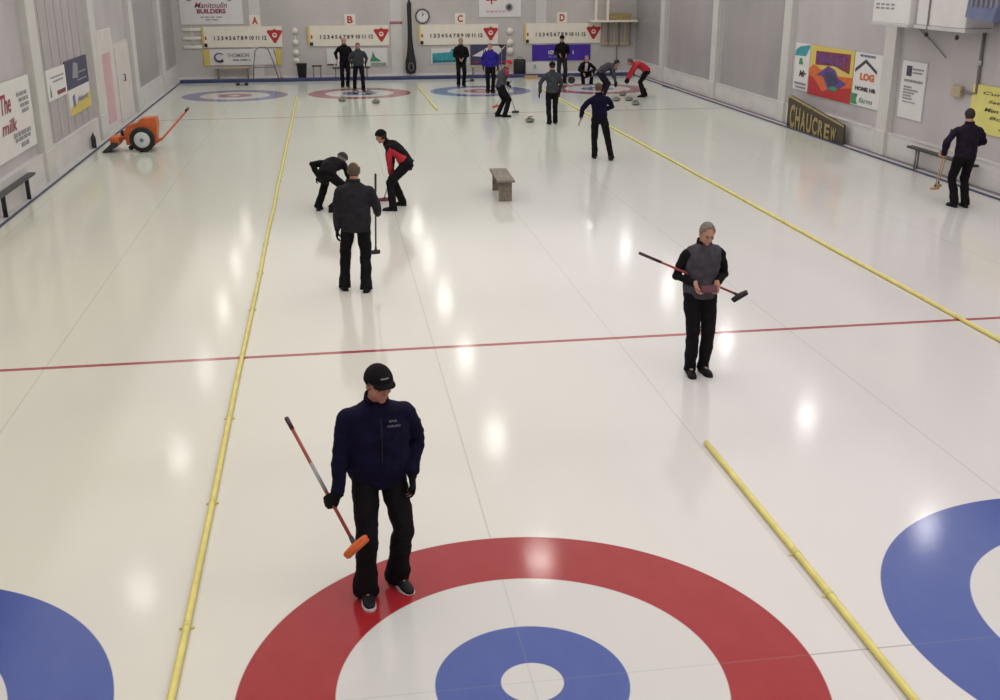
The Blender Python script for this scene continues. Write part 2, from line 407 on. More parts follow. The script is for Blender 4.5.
    if shirt:
        bm = NB(); torso(bm, -.012, hemd=.06); sleeves(bm, -.006)
        organic('shirt', bm, M[shirt], vox, root, root, smooth=6, disp=.010, seed=pel.y)
        bm = NB(); torso(bm, .008)
        for i in (0, 1):
            ellip(bm, sh[i]-R2*(.05 if i else -.05)*k-U2*.015*k, (R2, F2, U2), (.060*k, .082*k, .072*k))
        jk = organic('vest', bm, mats, vox, root, root, disp=.010, seed=pel.y+3, paint=jp)
    else:
        bm = NB(); torso(bm, .006); sleeves(bm)
        jk = organic('jacket', bm, mats, vox, root, root, smooth=7, disp=.013, dscale=7, seed=pel.y, paint=jp)
    bm = NB()       # standing collar, open at the throat
    ring = []
    n = 20
    for j in range(n+1):
        a = math.radians(-90+35) + math.radians(360-70)*j/n
        dd = R2*math.cos(a+PI) + F2*-math.sin(a+PI)*1.0
        dd = R2*math.sin(math.radians(35+290*j/n)) + F2*math.cos(math.radians(35+290*j/n))
        fl = max(0, dd.dot(F2)); ring.append((nb + dd*.070*k + Un*.002*k - U2*.012*fl*k, nb + dd*.068*k + Un*(.042-.022*fl)*k - F2*.004*k, dd))
    vs = [[bm.verts.new(p) for p in (q0, q1, q1+dd*.010*k, q0+dd*.014*k)] for q0, q1, dd in ring]
    for a, c in zip(vs, vs[1:]):
        for j in range(4): bm.faces.new((a[j], a[(j+1) % 4], c[(j+1) % 4], c[j]))
    bm.faces.new(vs[0]); bm.faces.new(list(reversed(vs[-1])))
    bmesh.ops.recalc_face_normals(bm, faces=bm.faces)
    wlink('collar', bm, mats[0] if not shirt else M[shirt], jk, root)
    # ---- shoes
    for hip, kn, ank, Ff, Fp, Up in legs:
        Rf = V((Ff.y, -Ff.x, 0)); base = ank - Up*.085*k
        bm = NB()
        loft(bm, [(base-Fp*.078*k+Up*.045*k, Rf, Up, .020*k, .030*k), (base-Fp*.065*k+Up*.047*k, Rf, Up, .036*k, .044*k), (base+Up*.055*k, Rf, Up, .041*k, .052*k),
                  (base+Fp*.06*k+Up*.042*k, Rf, Up, .042*k, .040*k), (base+Fp*.13*k+Up*.033*k, Rf, Up, .047*k, .031*k), (base+Fp*.175*k+Up*.028*k, Rf, Up, .036*k, .024*k),
                  (base+Fp*.195*k+Up*.024*k, Rf, Up, .018*k, .014*k)], 14)
        tube(bm, [base+Up*.05*k, ank+(kn-ank).normalized()*.06*k], [.042*k, .046*k], 12)
        sho = organic('shoe', bm, M[shoe], min(vox, .008), root, root, smooth=2)
        bm = NB()
        out = []
        for t, w in ((-.082, .012), (-.076, .028), (-.05, .038), (0, .038), (.05, .040), (.12, .050), (.165, .044), (.192, .028), (.203, .010)):
            out.append((t, w))
        lo = [base+Fp*t*k+Rf*w*k for t, w in out] + [base+Fp*t*k-Rf*w*k for t, w in reversed(out)]
        prism(bm, lo, Up, .020*k)
        wlink('sole', bm, M[soles or 'shoe'], sho, root, False)
    # ---- gloves
    if gloves:
        for a, el, wr, dn, N, S, cu in arms:
            bm = NB(); hand(bm, wr, dn, N, S, cu, k*1.04, .0022)
            tube(bm, [wr-(wr-el).normalized()*.05*k, wr+dn*.01*k], [.036*k, .036*k], 12)
            organic('glove', bm, M[gloves], min(vox, .008) if vox < .01 else vox, root, root, smooth=1)
    # ---- hair or cap
    def shell(g, keep, u=28, v=18):
        bm = NB(); ellip(bm, HC+Uh*.022*k-Fh*.012*k, (Rh, Fh, Uh), ((.076+g)*k, (.095+g)*k, (.095+g)*k), u, v)
        dl = []
        for f in bm.faces:
            q = f.calc_center_median()-HC
            if not keep(q.dot(Rh)/k, q.dot(Fh)/k, q.dot(Uh)/k): dl.append(f)
        bmesh.ops.delete(bm, geom=dl, context='FACES')
        bmesh.ops.solidify(bm, geom=bm.faces, thickness=-.006*k)
        return bm
    if hair:
        def keep(r, f, u):
            if bald and u > .052 and f > -.065: return False
            if f > .045 and u < .095: return False
            if f > .0 and u < .055 - .2*0: return u > .02 and f < .02
            return u > (-.055 if f < -.02 else .0)
        wlink('hair', shell(.002 if not bald else .004, keep), M[hair], root, root)
    if cap:
        cp = wlink('cap', shell(.013, lambda r, f, u: u > (.044 if f > 0 else .016)), M[cap[0]], root, root)
        if cap[1]:
            bm = NB(); n = 12; top = []
            c0 = HC+Uh*.050*k
            inner = [c0 + Rh*math.sin(a)*.082*k + Fh*math.cos(a)*.094*k for a in [math.radians(-62+124*j/n) for j in range(n+1)]]
            outer = [c0 + Rh*math.sin(a)*.084*k + Fh*(.050+.092*math.cos(a))*k - Uh*(.002+.016*abs(math.sin(a)))*k for a in [math.radians(-66+132*j/n) for j in range(n+1)]]
            A = [[bm.verts.new(p+Uh*h) for p in inner] for h in (0, .006*k)]; B_ = [[bm.verts.new(p+Uh*h) for p in outer] for h in (0, .005*k)]
            for j in range(n):
                bm.faces.new((A[1][j], A[1][j+1], B_[1][j+1], B_[1][j])); bm.faces.new((A[0][j], B_[0][j], B_[0][j+1], A[0][j+1]))
                bm.faces.new((B_[0][j], B_[1][j], B_[1][j+1], B_[0][j+1]))
            bmesh.ops.recalc_face_normals(bm, faces=bm.faces)
            wlink('cap_brim', bm, M[cap[0]], cp, root)
        if cap[2]:
            bm = NB()
            for j in range(7):
                a = math.radians(-18+6*j); p = HC+Uh*.080*k + Rh*math.sin(a)*.078*k + Fh*(-.012+.098*math.cos(a)*.93)*k
                ellip(bm, p, (Rh, Fh, Uh), (.0055*k, .004*k, (.013+.004*(j % 2))*k), 8, 6)
            o = wlink('cap_embroidery', bm, M['greyp'], cp, root); o['label'] = 'pale grey stitched wordmark on the cap front'
    if face_detail:
        for sg in (-1, 1):
            bm = NB(); ellip(bm, HC+Rh*sg*.030*k+Fh*.083*k+Uh*.008*k, (Rh, Fh, Uh), (.013*k, .006*k, .006*k), 10, 7); wlink('eye', bm, M['eye'], root, root)
            bm = NB(); tube(bm, [HC+Rh*sg*.016*k+Fh*.090*k+Uh*.026*k, HC+Rh*sg*.034*k+Fh*.086*k+Uh*.031*k, HC+Rh*sg*.050*k+Fh*.072*k+Uh*.026*k], [.0045*k, .005*k, .003*k], 7)
            wlink('eyebrow', bm, M['greyhair'], root, root)
        bm = NB(); ellip(bm, HC+Fh*.091*k-Uh*.062*k, (Rh, Fh, Uh), (.023*k, .005*k, .005*k), 10, 6); wlink('mouth', bm, M['lips'], root, root)
    root['_k'] = 0; del root['_k']
    return dict(root=root, chest=chest, R=R2, F=F2, U=U2, HC=HC, nb=nb, sh=sh, arms=arms, jacket=jk, k=k, waist=waist, pel=pel)

def broom(label, top, bot, hd, shaft='shaftgrey', headm='black', padm=None, L=.19, grip=.25, group=None, band=False):
    """top = grip end, bot = where the shaft meets the head, hd = long direction of the head"""
    top, bot = V(top), V(bot); ax = (bot-top).normalized()
    o = thing('curling_broom', label, 'broom', bot, group=group)
    bm = NB(); tube(bm, [top, bot], .0125, 10); wlink('shaft', bm, M[shaft], o, o)
    bm = NB(); g1 = top+ax*grip; tube(bm, [top-ax*.01, top, g1], [.013, .0165, .0155], 10); wlink('grip', bm, M['shaftdark'], o, o)
    if band: bm = NB(); tube(bm, [top.lerp(bot, .36), top.lerp(bot, .58)], .0133, 10); wlink('pale_band', bm, M['shaftgrey'], o, o)
    h = V(hd).normalized(); h = (h-ax*h.dot(ax)*.0).normalized()
    n = (ax - h*ax.dot(h)).normalized(); w = h.cross(n)
    bm = NB(); tube(bm, [bot-ax*.07, bot+ax*.01], [.015, .019], 10); wlink('ferrule', bm, M['dsteel'], o, o)
    bm = NB()
    loft(bm, [(bot+n*.0-h*L*.5, w, n, .012, .010), (bot-h*L*.42, w, n, .028, .018), (bot, w, n, .034, .026), (bot+h*L*.42, w, n, .028, .018), (bot+h*L*.5, w, n, .012, .010)], 14)
    hb = wlink('brush_head', bm, M[headm], o, o)
    bm = NB()
    loft(bm, [(bot+n*.022-h*L*.48, w, n, .02, .006), (bot+n*.024-h*L*.42, w, n, .034, .012), (bot+n*.024+h*L*.42, w, n, .034, .012), (bot+n*.022+h*L*.48, w, n, .02, .006)], 14)
    wlink('brush_pad', bm, M[padm or headm], hb, o)
    return o

def stone(label, x, y, rz=0, hm='oranged', group='curling stones at the far end'):
    o = thing('curling_stone', label, 'curling stone', (x, y, 0), rz, group)
    bm = NB(); lathe(bm, [(.062, .0), (.085, .006), (.118, .025), (.139, .045), (.139, .070), (.118, .094), (.085, .110), (.03, .114)], seg=28); link('granite_body', bm, M['granite'], o, True)
    bm = NB(); lathe(bm, [(.1402, .046), (.1415, .057), (.1402, .069)], seg=28); link('striking_band', bm, M['gband'], o, True)
    bm = NB(); tube(bm, [(-.075, 0, .118), (-.055, 0, .150), (.0, 0, .158), (.095, 0, .150)], [.014, .013, .013, .012], 10)
    lathe(bm, [(.06, .112), (.055, .122), (.02, .126)], seg=20); link('handle', bm, M[hm], o, True)
    return o

# ------------------------------------------------------------------ the room
XL, XR, YB, YN, H = -7.0, 11.75, 40.5, -7.5, 6.2
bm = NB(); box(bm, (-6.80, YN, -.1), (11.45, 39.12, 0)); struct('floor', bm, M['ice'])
bm = NB(); box(bm, (XL-.25, YN, -.1), (-6.80, YB, .012)); struct('trim_1', bm, M['ledge'])
bm = NB(); box(bm, (11.45, YN, -.1), (XR+.25, YB, .012)); struct('trim_2', bm, M['ledge'])
bm = NB(); box(bm, (-6.80, 39.45, -.1), (11.45, YB+.1, .012)); struct('trim_3', bm, M['ledge'])
bm = NB(); box(bm, (-6.83, YN, .0), (-6.795, 39.12, .03)); struct('trim_4', bm, M['trim'])
bm = NB(); box(bm, (11.44, YN, .0), (11.48, 39.12, .03)); struct('trim_5', bm, M['trim'])
bm = NB(); box(bm, (11.66, YN, .012), (11.70, 39.12, .05)); struct('trim_6', bm, M['trimgrey'])
bm = NB(); box(bm, (-6.82, 39.12, 0), (11.46, 39.45, .12), bev=.02)
struct('trim_7', bm, M['bumper'])
ypil = [6.6, 12.5, 18.4, 24.35, 30.3, 36.25]
# left wall: recessed grey panels above, white wainscot below (none at the door bay)
bm = NB(); box(bm, (XL-.35, YN, 0), (XL-.10, YB+.2, H)); struct('wall_left', bm, M['wall'])
bm = NB()
for a, b_ in ((YN, 24.05), (30.6, YB)):
    box(bm, (XL-.20, a, 0), (XL, b_, .57))
    box(bm, (XL-.20, a, .57), (XL+.015, b_, .60))
struct('baseboard_left', bm, M['wains'])
bm = NB(); box(bm, (XR+.10, YN, 0), (XR+.35, YB+.2, H)); struct('wall_right', bm, M['wall'])
bm = NB(); box(bm, (XR, YN, 0), (XR+.20, YB, .54)); box(bm, (XR-.015, YN, .54), (XR+.20, YB, .57)); struct('baseboard_right', bm, M['wains'])
bm = NB(); box(bm, (XL-.3, YB, 0), (XR+.3, YB+.15, H)); struct('wall_back', bm, M['backwall'])
bm = NB(); box(bm, (XL, YB-.05, 0), (XR, YB, .12)); struct('baseboard_back', bm, M['wains'])
bm = NB(); box(bm, (XL-.35, YN-.15, 0), (XR+.35, YN, H)); struct('wall_near', bm, M['backwall'])
bm = NB(); box(bm, (XL-.35, YN-.15, H), (XR+.35, YB+.2, H+.12)); struct('ceiling', bm, M['ceil'])
n_ = 8
for y in ypil:
    n_ += 1; bm = NB(); box(bm, (XL-.20, y-.25, .6), (XL+.05, y+.45, H)); box(bm, (XL-.20, y-.27, 0), (XL+.07, y+.47, .62), bev=.01); struct('trim_%d' % n_, bm, M['post'])
    n_ += 1; bm = NB(); box(bm, (XR-.05, y-.12, .56), (XR+.20, y+.38, H)); box(bm, (XR-.08, y-.14, 0), (XR+.20, y+.40, .58), bev=.01); struct('trim_%d' % n_, bm, M['post'])
for x in (-3.85, 1.75, 7.75):
    n_ += 1; bm = NB(); box(bm, (x-.22, YB-.015, .1), (x+.22, YB, H)); struct('trim_%d' % n_, bm, M['post'])
# vertical boarding in the second left bay
bm = NB()
for j in range(7):
    y0 = 18.88+j*.745; box(bm, (XL-.12, y0, .6), (XL-.075, y0+.66, H), bev=.012)
n_ += 1; struct('trim_%d' % n_, bm, M['boardgrey'])
for a, b_ in ((25.0, 29.9), (30.95, 35.85), (36.9, YB)):
    bm = NB(); box(bm, (XR+.06, a, .57), (XR+.11, b_, H), bev=.006); n_ += 1; struct('trim_%d' % n_, bm, M['panel_dark'])
for a, b_ in ((31.0, 35.8), (36.9, YB)):
    bm = NB(); box(bm, (XL-.11, a, .6), (XL-.07, b_, H), bev=.006); n_ += 1; struct('trim_%d' % n_, bm, M['panel_dark'])
# door bay
dr = struct('door_1', NB(), M['doorw'])
bm = NB(); box(bm, (XL-.12, 27.4, 0), (XL-.05, 29.85, 2.22)); link('door_frame', bm, M['post'], dr)
bm = NB(); box(bm, (XL-.05, 27.52, .02), (XL-.02, 29.73, 2.12), bev=.008); link('door_leaf', bm, M['doorw'], dr)
bm = NB(); tube(bm, [(XL-.03, 28.4, 1.12), (XL+.03, 28.4, 1.12), (XL+.03, 28.4, 1.30), (XL-.03, 28.4, 1.30)], .018, 8); link('door_handle', bm, M['dsteel'], dr)
o = thing('wall_panel_sheet', 'tall white sheet with a pink stain standing beside the white door', 'panel', (XL, 26.35, 0))
bm = NB(); box(bm, (-.10, -1.15, .0), (-.04, 1.0, 2.67), bev=.006); link('sheet', bm, M['doorw'], o)
bm = NB(); box(bm, (-.04, -.7, .2), (-.034, .45, 2.05)); q = link('pink_patch', bm, M['pinkstain'], o); q['label'] = 'faded pink patch down the middle of the sheet'

# ------------------------------------------------------------------ lamps
LP = [(x, y) for x in (-4.6, 2.15, 9.4) for y in (0.2, 5.5, 10.8, 16.1, 21.5, 26.8, 32.2, 37.4)]
for x, y in LP:
    o = thing('high_bay_lamp', 'round white high bay lamp hanging under the ceiling', 'ceiling lamp', (x, y, 5.6), group='high bay lamps in three rows')
    bm = NB(); lathe(bm, [(.05, .42), (.10, .40), (.12, .25), (.14, .2), (.30, .02), (.30, .0)], seg=20); link('shade', bm, M['steel'], o, True)
    bm = NB(); tube(bm, [(0, 0, .4), (0, 0, .6)], .012, 8); link('stem', bm, M['dsteel'], o)
    L = bpy.data.lights.new('lamp', 'AREA'); L.shape = 'DISK'; L.size = .42
    L.energy = 10 if x < 0 else 16; L.color = (1.0, .965, .89) if x < 5 else (1.0, .955, .95)
    lo = bpy.data.objects.new('lamp_light', L); C.objects.link(lo); lo.location = (x, y, 5.57)
for j, (yy, sx_) in enumerate(((-1.5, 11), (10.5, 11), (22.5, 11), (34.3, 11))):  # added area lights without fixtures, broad fill in place of ceiling bounce
    L = bpy.data.lights.new('ceiling_fill', 'AREA'); L.shape = 'RECTANGLE'; L.size = 18; L.size_y = sx_; L.energy = (520, 430, 400, 430)[j]; L.color = (1.0, .97, .93)
    lo = bpy.data.objects.new('ceiling_fill_light', L); C.objects.link(lo); lo.location = (2.4, yy, H-.03)
w = bpy.data.worlds.new('World'); bpy.context.scene.world = w; w.use_nodes = True
w.node_tree.nodes['Background'].inputs[0].default_value = (.8, .8, .85, 1); w.node_tree.nodes['Background'].inputs[1].default_value = .3

# ------------------------------------------------------------------ dividers
def divider(label, x, y0, y1, joints, group='yellow foam sheet dividers', r=.025):
    o = thing('sheet_divider', label, 'divider', (x, (y0+y1)/2, 0), group=group)
    n = max(6, int((y1-y0)/.6)); pts = []
    for j in range(n+1):
        y = y0+(y1-y0)*j/n; pts.append((x+.018*noise.noise(V((x, y*.45, 0))), y, r))
    bm = NB(); tube(bm, pts, r, 10); wlink('foam_strip', bm, M['yellow'], o, o)
    for y in joints:
        if y0 < y < y1:
            bm = NB(); xx = x+.018*noise.noise(V((x, y*.45, 0)))
            tube(bm, [(xx, y-.03, r), (xx, y+.03, r)], r*1.12, 10); box(bm, (xx-.05, y-.008, 0), (xx+.05, y+.008, .010))
            q = wlink('joint_clip', bm, M['ylw'], o, o)
    return o
divider('long yellow foam divider between the left sheet and the middle sheet with the red ring', -2.2, -4.5, 33.5, [-.9+1.83*i for i in range(20)])
divider('short yellow foam divider between the near red ring and the right blue ring', 2.24, -4.5, 3.25, [.63, 1.21, -1.2])
divider('long yellow foam divider running down the right side past the walking person', 6.64, -1.0, 34.5, [6.46-1.83+1.83*i for i in range(16)])
divider('far short yellow divider between the two middle rings at the back', 2.24, 28.9, 36.5, [29.0])

# ------------------------------------------------------------------ text and signs
def letters(name, txt, m, parent, O, U, N, h, width=None, cx=.0, thick=.004, shear=0.0, bold=.0):
    """text with its centre at O (world), reading along U, up along +Z, facing N"""
    cu = bpy.data.curves.new('t', 'FONT'); cu.body = txt; cu.size = 1; cu.align_x = 'CENTER'; cu.align_y = 'CENTER'; cu.extrude = 0; cu.shear = shear; cu.offset = bold; cu.resolution_u = 3
    t = bpy.data.objects.new('t', cu); C.objects.link(t)
    me = bpy.data.meshes.new_from_object(t.evaluated_get(bpy.context.evaluated_depsgraph_get()))
    bpy.data.objects.remove(t)
    xs = [v.co.x for v in me.vertices]; ys = [v.co.y for v in me.vertices]
    x0, x1, y0, y1 = min(xs), max(xs), min(ys), max(ys); sy = h/(y1-y0); sx = (width/(x1-x0)) if width else sy
    for v in me.vertices:
        p = V(O) + V(U)*((v.co.x-(x0+x1)/2)*sx) + Z*((v.co.y-(y0+y1)/2)*sy) + V(N)*thick
        v.co = p - parent_world(parent)
    me.name = name; me.materials.clear(); me.materials.append(m)
    o = bpy.data.objects.new(name, me); C.objects.link(o); o.parent = parent
    return o
def parent_world(p):
    l = V((0, 0, 0))
    while p: l += p.location; p = p.parent
    return l

class Sign:
    def __init__(s, name, label, cat, O, U, N, w, h, m, t=.03, group=None, shape=None):
        s.O, s.U, s.N, s.w, s.h = V(O), V(U), V(N), w, h; s.t = t
        s.root = thing(name, label, cat, s.O + s.U*w/2, group=group)
        bm = NB(); pts = shape or [(0, 0), (1, 0), (1, 1), (0, 1)]
        prism(bm, [s.P(u, v) for u, v in pts], s.N, t); wlink('board', bm, m, s.root, s.root, False)
        s.lev = 0
    def P(s, u, v, d=0): return s.O + s.U*(u*s.w) + Z*(v*s.h) + s.N*d
    def poly(s, name, pts, m, d=.004):
        s.lev += .0015; bm = NB(); prism(bm, [s.P(u, v, s.t+s.lev) for u, v in pts], s.N, d); return wlink(name, bm, m, s.root, s.root, False)
    def rect(s, name, u0, v0, u1, v1, m): return s.poly(name, [(u0, v0), (u1, v0), (u1, v1), (u0, v1)], m)
    def text(s, txt, u, v, h, m, width=None, name='lettering', **k):
        s.lev += .0015; return letters(name, txt, m, s.root, s.P(u, v, s.t+s.lev), s.U, s.N, h*s.h, width*s.w if width else None, thick=.006, **k)
    def lines(s, name, rows, m):      # rows: (u0,u1,v,h): printed lines too small to read, broken into word blocks
        s.lev += .0015; bm = NB(); rnd = random.Random(int(rows[0][0]*100))
        for u0, u1, v, h in rows:
            u = u0
            while u < u1-.01:
                wd = min(u1-u, rnd.uniform(.05, .12)); prism(bm, [s.P(a, b, s.t+s.lev) for a, b in ((u, v-h/2), (u+wd, v-h/2), (u+wd, v+h/2), (u, v+h/2))], s.N, .004); u += wd+.02
        return wlink(name, bm, m, s.root, s.root, False)

# leaf inside an inverted triangle (the emblem on the four score boards)
LEAF = [(0, 1), (.12, .72), (.32, .80), (.26, .42), (.48, .62), (.56, .50), (.86, .52), (.76, .30), (.92, .18), (.48, -.14), (.54, -.30), (.08, -.24), (.06, -.62)]
LEAF = LEAF + [(-x, y) for x, y in reversed(LEAF[1:])]
def emblem(s, u, v, size):
    a, bb = size*.5/s.w, size*.5/s.h
    s.poly('emblem_triangle', [(u-a*.85, v+bb*.75), (u-a, v+bb*.55), (u-a*.12, v-bb*.85), (u+a*.12, v-bb*.85), (u+a, v+bb*.55), (u+a*.85, v+bb*.75)], M['redp'])
    s.poly('emblem_leaf_top', [(u+x*a*.62, v+bb*(.38+y*.62)) for x, y in LEAF], M['redp'])
    s.poly('emblem_circle', [(u+a*.30*math.cos(t*PI/8), v+bb*(.12+.30*math.sin(t*PI/8))) for t in range(16)], M['cream'])
    s.poly('emblem_leaf', [(u+x*a*.22, v+bb*(.12+y*.22)) for x, y in LEAF], M['redp'])

BN = -Y
yb = YB-.006
boards = [('A', -5.93, -2.83, -3.86, 'far left'), ('B', -1.78, 1.44, -.10, 'behind two standing people'),
          ('C', 2.68, 5.94, 4.37, 'right of the wall clock'), ('D', 7.07, 10.28, 8.63, 'far right above the violet banner')]
for L_, x0, x1, lx, where in boards:
    s = Sign('score_board', 'white score board with red triangle emblem under letter %s, %s' % (L_, where), 'sign', (x0, yb, 1.25), X, BN, x1-x0, .80, M['cream'], .05)
    emblem(s, .905, .52, .62)
    s.text('1 2 3 4 5 6 7 8 9 10 11 12', .47, .45, .20, M['dark'], .66, bold=.03, name='number_row')
    s.rect('yellow_edge_strip', -.012, .12, .012, .98, M['yside'])
    s.rect('black_clip', .01, .03, .05, .20, M['black']); s.text('1', .035, .46, .16, M['redp'], .02, name='red_figure')
    s2 = Sign('sheet_letter_sign', 'small white card with the red letter %s above its score board' % L_, 'sign', (lx-.22, yb, 2.06), X, BN, .44, .42, M['cream'], .03)
    s2.text(L_, .5, .5, .66, M['redp'], .5, bold=.03)
# banner top left
s = Sign('wall_banner', 'large white banner with dark purple lettering high in the back left corner', 'banner', (-6.73, yb, 2.14), X, BN, 2.42, 1.25, M['white'], .03)
s.text('Manitoulin', .5, .58, .17, M['maroon'], .52, shear=.3, bold=.01); s.text('BUILDERS', .5, .40, .14, M['maroon'], .46, bold=.04)
s.lines('small_print', [(.32, .66, .22, .03), (.4, .6, .14, .03)], M['greyp'])
s.poly('corner_dot', [(.16+.05*math.cos(t*PI/6), .80+.10*math.sin(t*PI/6)) for t in range(12)], M['greyp']); s.poly('corner_dot', [(.80+.05*math.cos(t*PI/6), .80+.10*math.sin(t*PI/6)) for t in range(12)], M['greyp'])
# banner with heart-like red leaf between C and D
s = Sign('wall_banner', 'pale banner with red leaf emblem hanging above the score boards by the clock', 'banner', (5.15, yb, 2.32), X, BN, 1.75, 1.2, M['white'], .03)
s.poly('red_leaf', [(.30+x*.24, .62+y*.34) for x, y in LEAF], M['redp']); s.lines('faint_text', [(.18, .62, .18, .06)], M['pinkstain'])
# signs under the boards
s = Sign('advert_sign', 'white advertising sign with dark swirl logo between yellow ends under board A', 'sign', (-5.78, yb, .56), X, BN, 2.7, .62, M['white'], .04)
s.rect('yellow_end', -.07, -.02, .02, 1.0, M['yside']); s.rect('yellow_end', .98, -.02, 1.06, 1.0, M['yside'])
bm = NB(); pts = [s.P(.16+.07*math.cos(a), .5+.26*math.sin(a), .06) for a in [math.radians(40+25*j) for j in range(12)]]; tube(bm, pts, [.01+.004*j for j in range(12)], 8); wlink('swirl_logo', bm, M['navy'], s.root, s.root)
s.text('THOMSON', .43, .62, .24, M['greyp'], .32, bold=.02); s.lines('blue_line', [(.35, .60, .32, .08)], M['sky'])
s = Sign('advert_sign', 'white sign with red and green pictures behind the two people under board B', 'sign', (-1.1, yb, .45), X, BN, 2.45, .70, M['white'], .04)
s.poly('green_shape', [(.22, .15), (.5, .15), (.48, .5), (.36, .62), (.25, .45)], M['green']); s.poly('red_shape', [(.27, .5), (.35, .85), (.42, .6), (.5, .7), (.48, .45)], M['redp'])
s.poly('green_peak', [(.70, .25), (.74, .5), (.76, .85), (.80, .5), (.90, .25)], M['green']); s.text('GREENER', .85, .10, .16, M['green'], .26, bold=.03); s.lines('small_print', [(.0, .16, .1, .10)], M['dark'])
s = Sign('advert_sign', 'teal arrow-shaped sign on the back wall left of the person in black', 'sign', (3.15, yb, .50), X, BN, 1.55, .60, M['white'], .03)
s.poly('teal_field', [(.03, .02), (.97, .08), (.97, .85), (.55, .98), (.50, .75), (.03, .68)], M['teal']); s.lines('dark_text', [(.06, .7, .16, .10)], M['navy'])
s = Sign('advert_sign', 'navy and white back wall sign between the person in black and the one in blue', 'sign', (4.78, yb, .42), X, BN, 1.5, .80, M['navy'], .03)
s.poly('white_slash', [(.05, .45), (.55, .95), (.98, .95), (.8, .55), (.4, .40)], M['white']); s.text('INN', .5, .65, .24, M['navy'], .28, bold=.02); s.rect('red_edge', .0, .10, 1.0, .17, M['maroon'])
s = Sign('wall_banner', 'deep violet banner with small white word under board D', 'banner', (7.38, yb, .55), X, BN, 2.49, .64, M['violet'], .03)
s.text('HOME', .34, .52, .26, M['white'], .13, bold=.03); s.text('i', .70, .52, .26, M['white'], .02); s.lines('pale_lines', [(.28, .42, .25, .10)], M['sky'])
s = Sign('notice_sheet', 'white notice with a small green mark low under the violet banner', 'notice', (7.1, yb, .08), X, BN, 1.6, .42, M['white'], .02)
s.text('R', .26, .5, .5, M['green'], .08)
# number card holders
def cards(label, x, zs, w, round_=False):
    o = thing('card_holder', label, 'card holder', (x, yb-.02, zs[0]))
    bm = NB(); box(bm, (x-.02, yb-.02, min(zs)-.1), (x+.02, yb, max(zs)+.1)); wlink('rail', bm, M['wains'], o, o)
    for z in zs:
        bm = NB()
        if round_: lathe(bm, [(w/2, 0), (w/2, .02)], (x, yb-.04, z), 16, axis=Y)
        else: box(bm, (x-w/2, yb-.05, z-.06), (x+w/2, yb-.02, z+.06), bev=.01)
        wlink('card', bm, M['cream'], o, o)
cards('three white number cards left of score board A', -6.35, (1.95, 1.62, 1.28), .72)
cards('column of round white number cards between boards A and B', -2.32, (1.85, 1.4, 1.0, .68), .26, True)
cards('column of round white number cards between boards C and D', 6.45, (1.75, 1.3, .95), .30, True)

# clock
o = thing('wall_clock', 'round white wall clock with dark rim beside the letter C board', 'clock', (2.83, yb, 2.38))
bm = NB(); lathe(bm, [(.255, 0), (.29, .0), (.29, .07), (.25, .07), (.25, .03)], seg=32, axis=-Y); link('rim', bm, M['dsteel'], o, True)
bm = NB(); lathe(bm, [(.25, .0), (.25, .035)], seg=32, axis=-Y); link('dial', bm, M['white'], o)
bm = NB(); tube(bm, [(0, -.045, 0), (.0, -.045, .17)], .008, 6); link('minute_hand', bm, M['black'], o)
bm = NB(); tube(bm, [(0, -.045, 0), (.06, -.045, .10)], .011, 6); link('hour_hand', bm, M['black'], o)
bm = NB()
for j in range(12):
    a = j*PI/6; tube(bm, [(math.sin(a)*.20, -.04, math.cos(a)*.20), (math.sin(a)*.23, -.04, math.cos(a)*.23)], .007, 6)
link('hour_marks', bm, M['dark'], o)
# hanging black bundle
o = thing('hanging_net_bundle', 'long black teardrop bundle of netting hanging on the white post by the clock', 'net', (2.28, yb-.30, .12))
bm = NB(); lathe(bm, [(.03, -.0), (.17, .04), (.21, .2), (.20, .45), (.15, .75), (.11, 1.1), (.085, 1.6), (.075, 2.2), (.085, 2.75), (.03, 2.9)], seg=20)
for v in bm.verts:
    f = 1+.13*math.sin(7*math.atan2(v.co.y, v.co.x)+v.co.z*2); v.co.x *= f; v.co.y *= f*.7
link('netting', bm, M['black'], o, True)
bm = NB(); tube(bm, [(0, 0, 2.9), (0, .1, 3.3), (0, .3, 3.32)], .015, 8); link('hanging_cord', bm, M['black'], o)
bm = NB(); pts = [(math.sin(a)*.10, -.135, .30+math.cos(a)*.17) for a in [j*PI/8 for j in range(17)]]; tube(bm, pts, .012, 6); link('loop', bm, M['greyp'], o)
# sign above net
s = Sign('small_sign', 'narrow dark red sign on the back wall left of the hanging netting', 'sign', (1.50, yb, 2.08), X, BN, .50, .10, M['maroon'], .02)
s.lines('pale_print', [(.1, .9, .5, .3)], M['pinkstain'])
s = Sign('small_picture', 'small black round badge high on the back wall right of the leaf banner', 'badge', (6.95-.15-.55, yb-.04, 2.55), X, BN, .3, .3, M['greyp'], .02, shape=[(.5+.5*math.cos(t*PI/8), .5+.5*math.sin(t*PI/8)) for t in range(16)])
s.poly('dark_centre', [(.5+.3*math.cos(t*PI/8), .5+.3*math.sin(t*PI/8)) for t in range(16)], M['dark'])

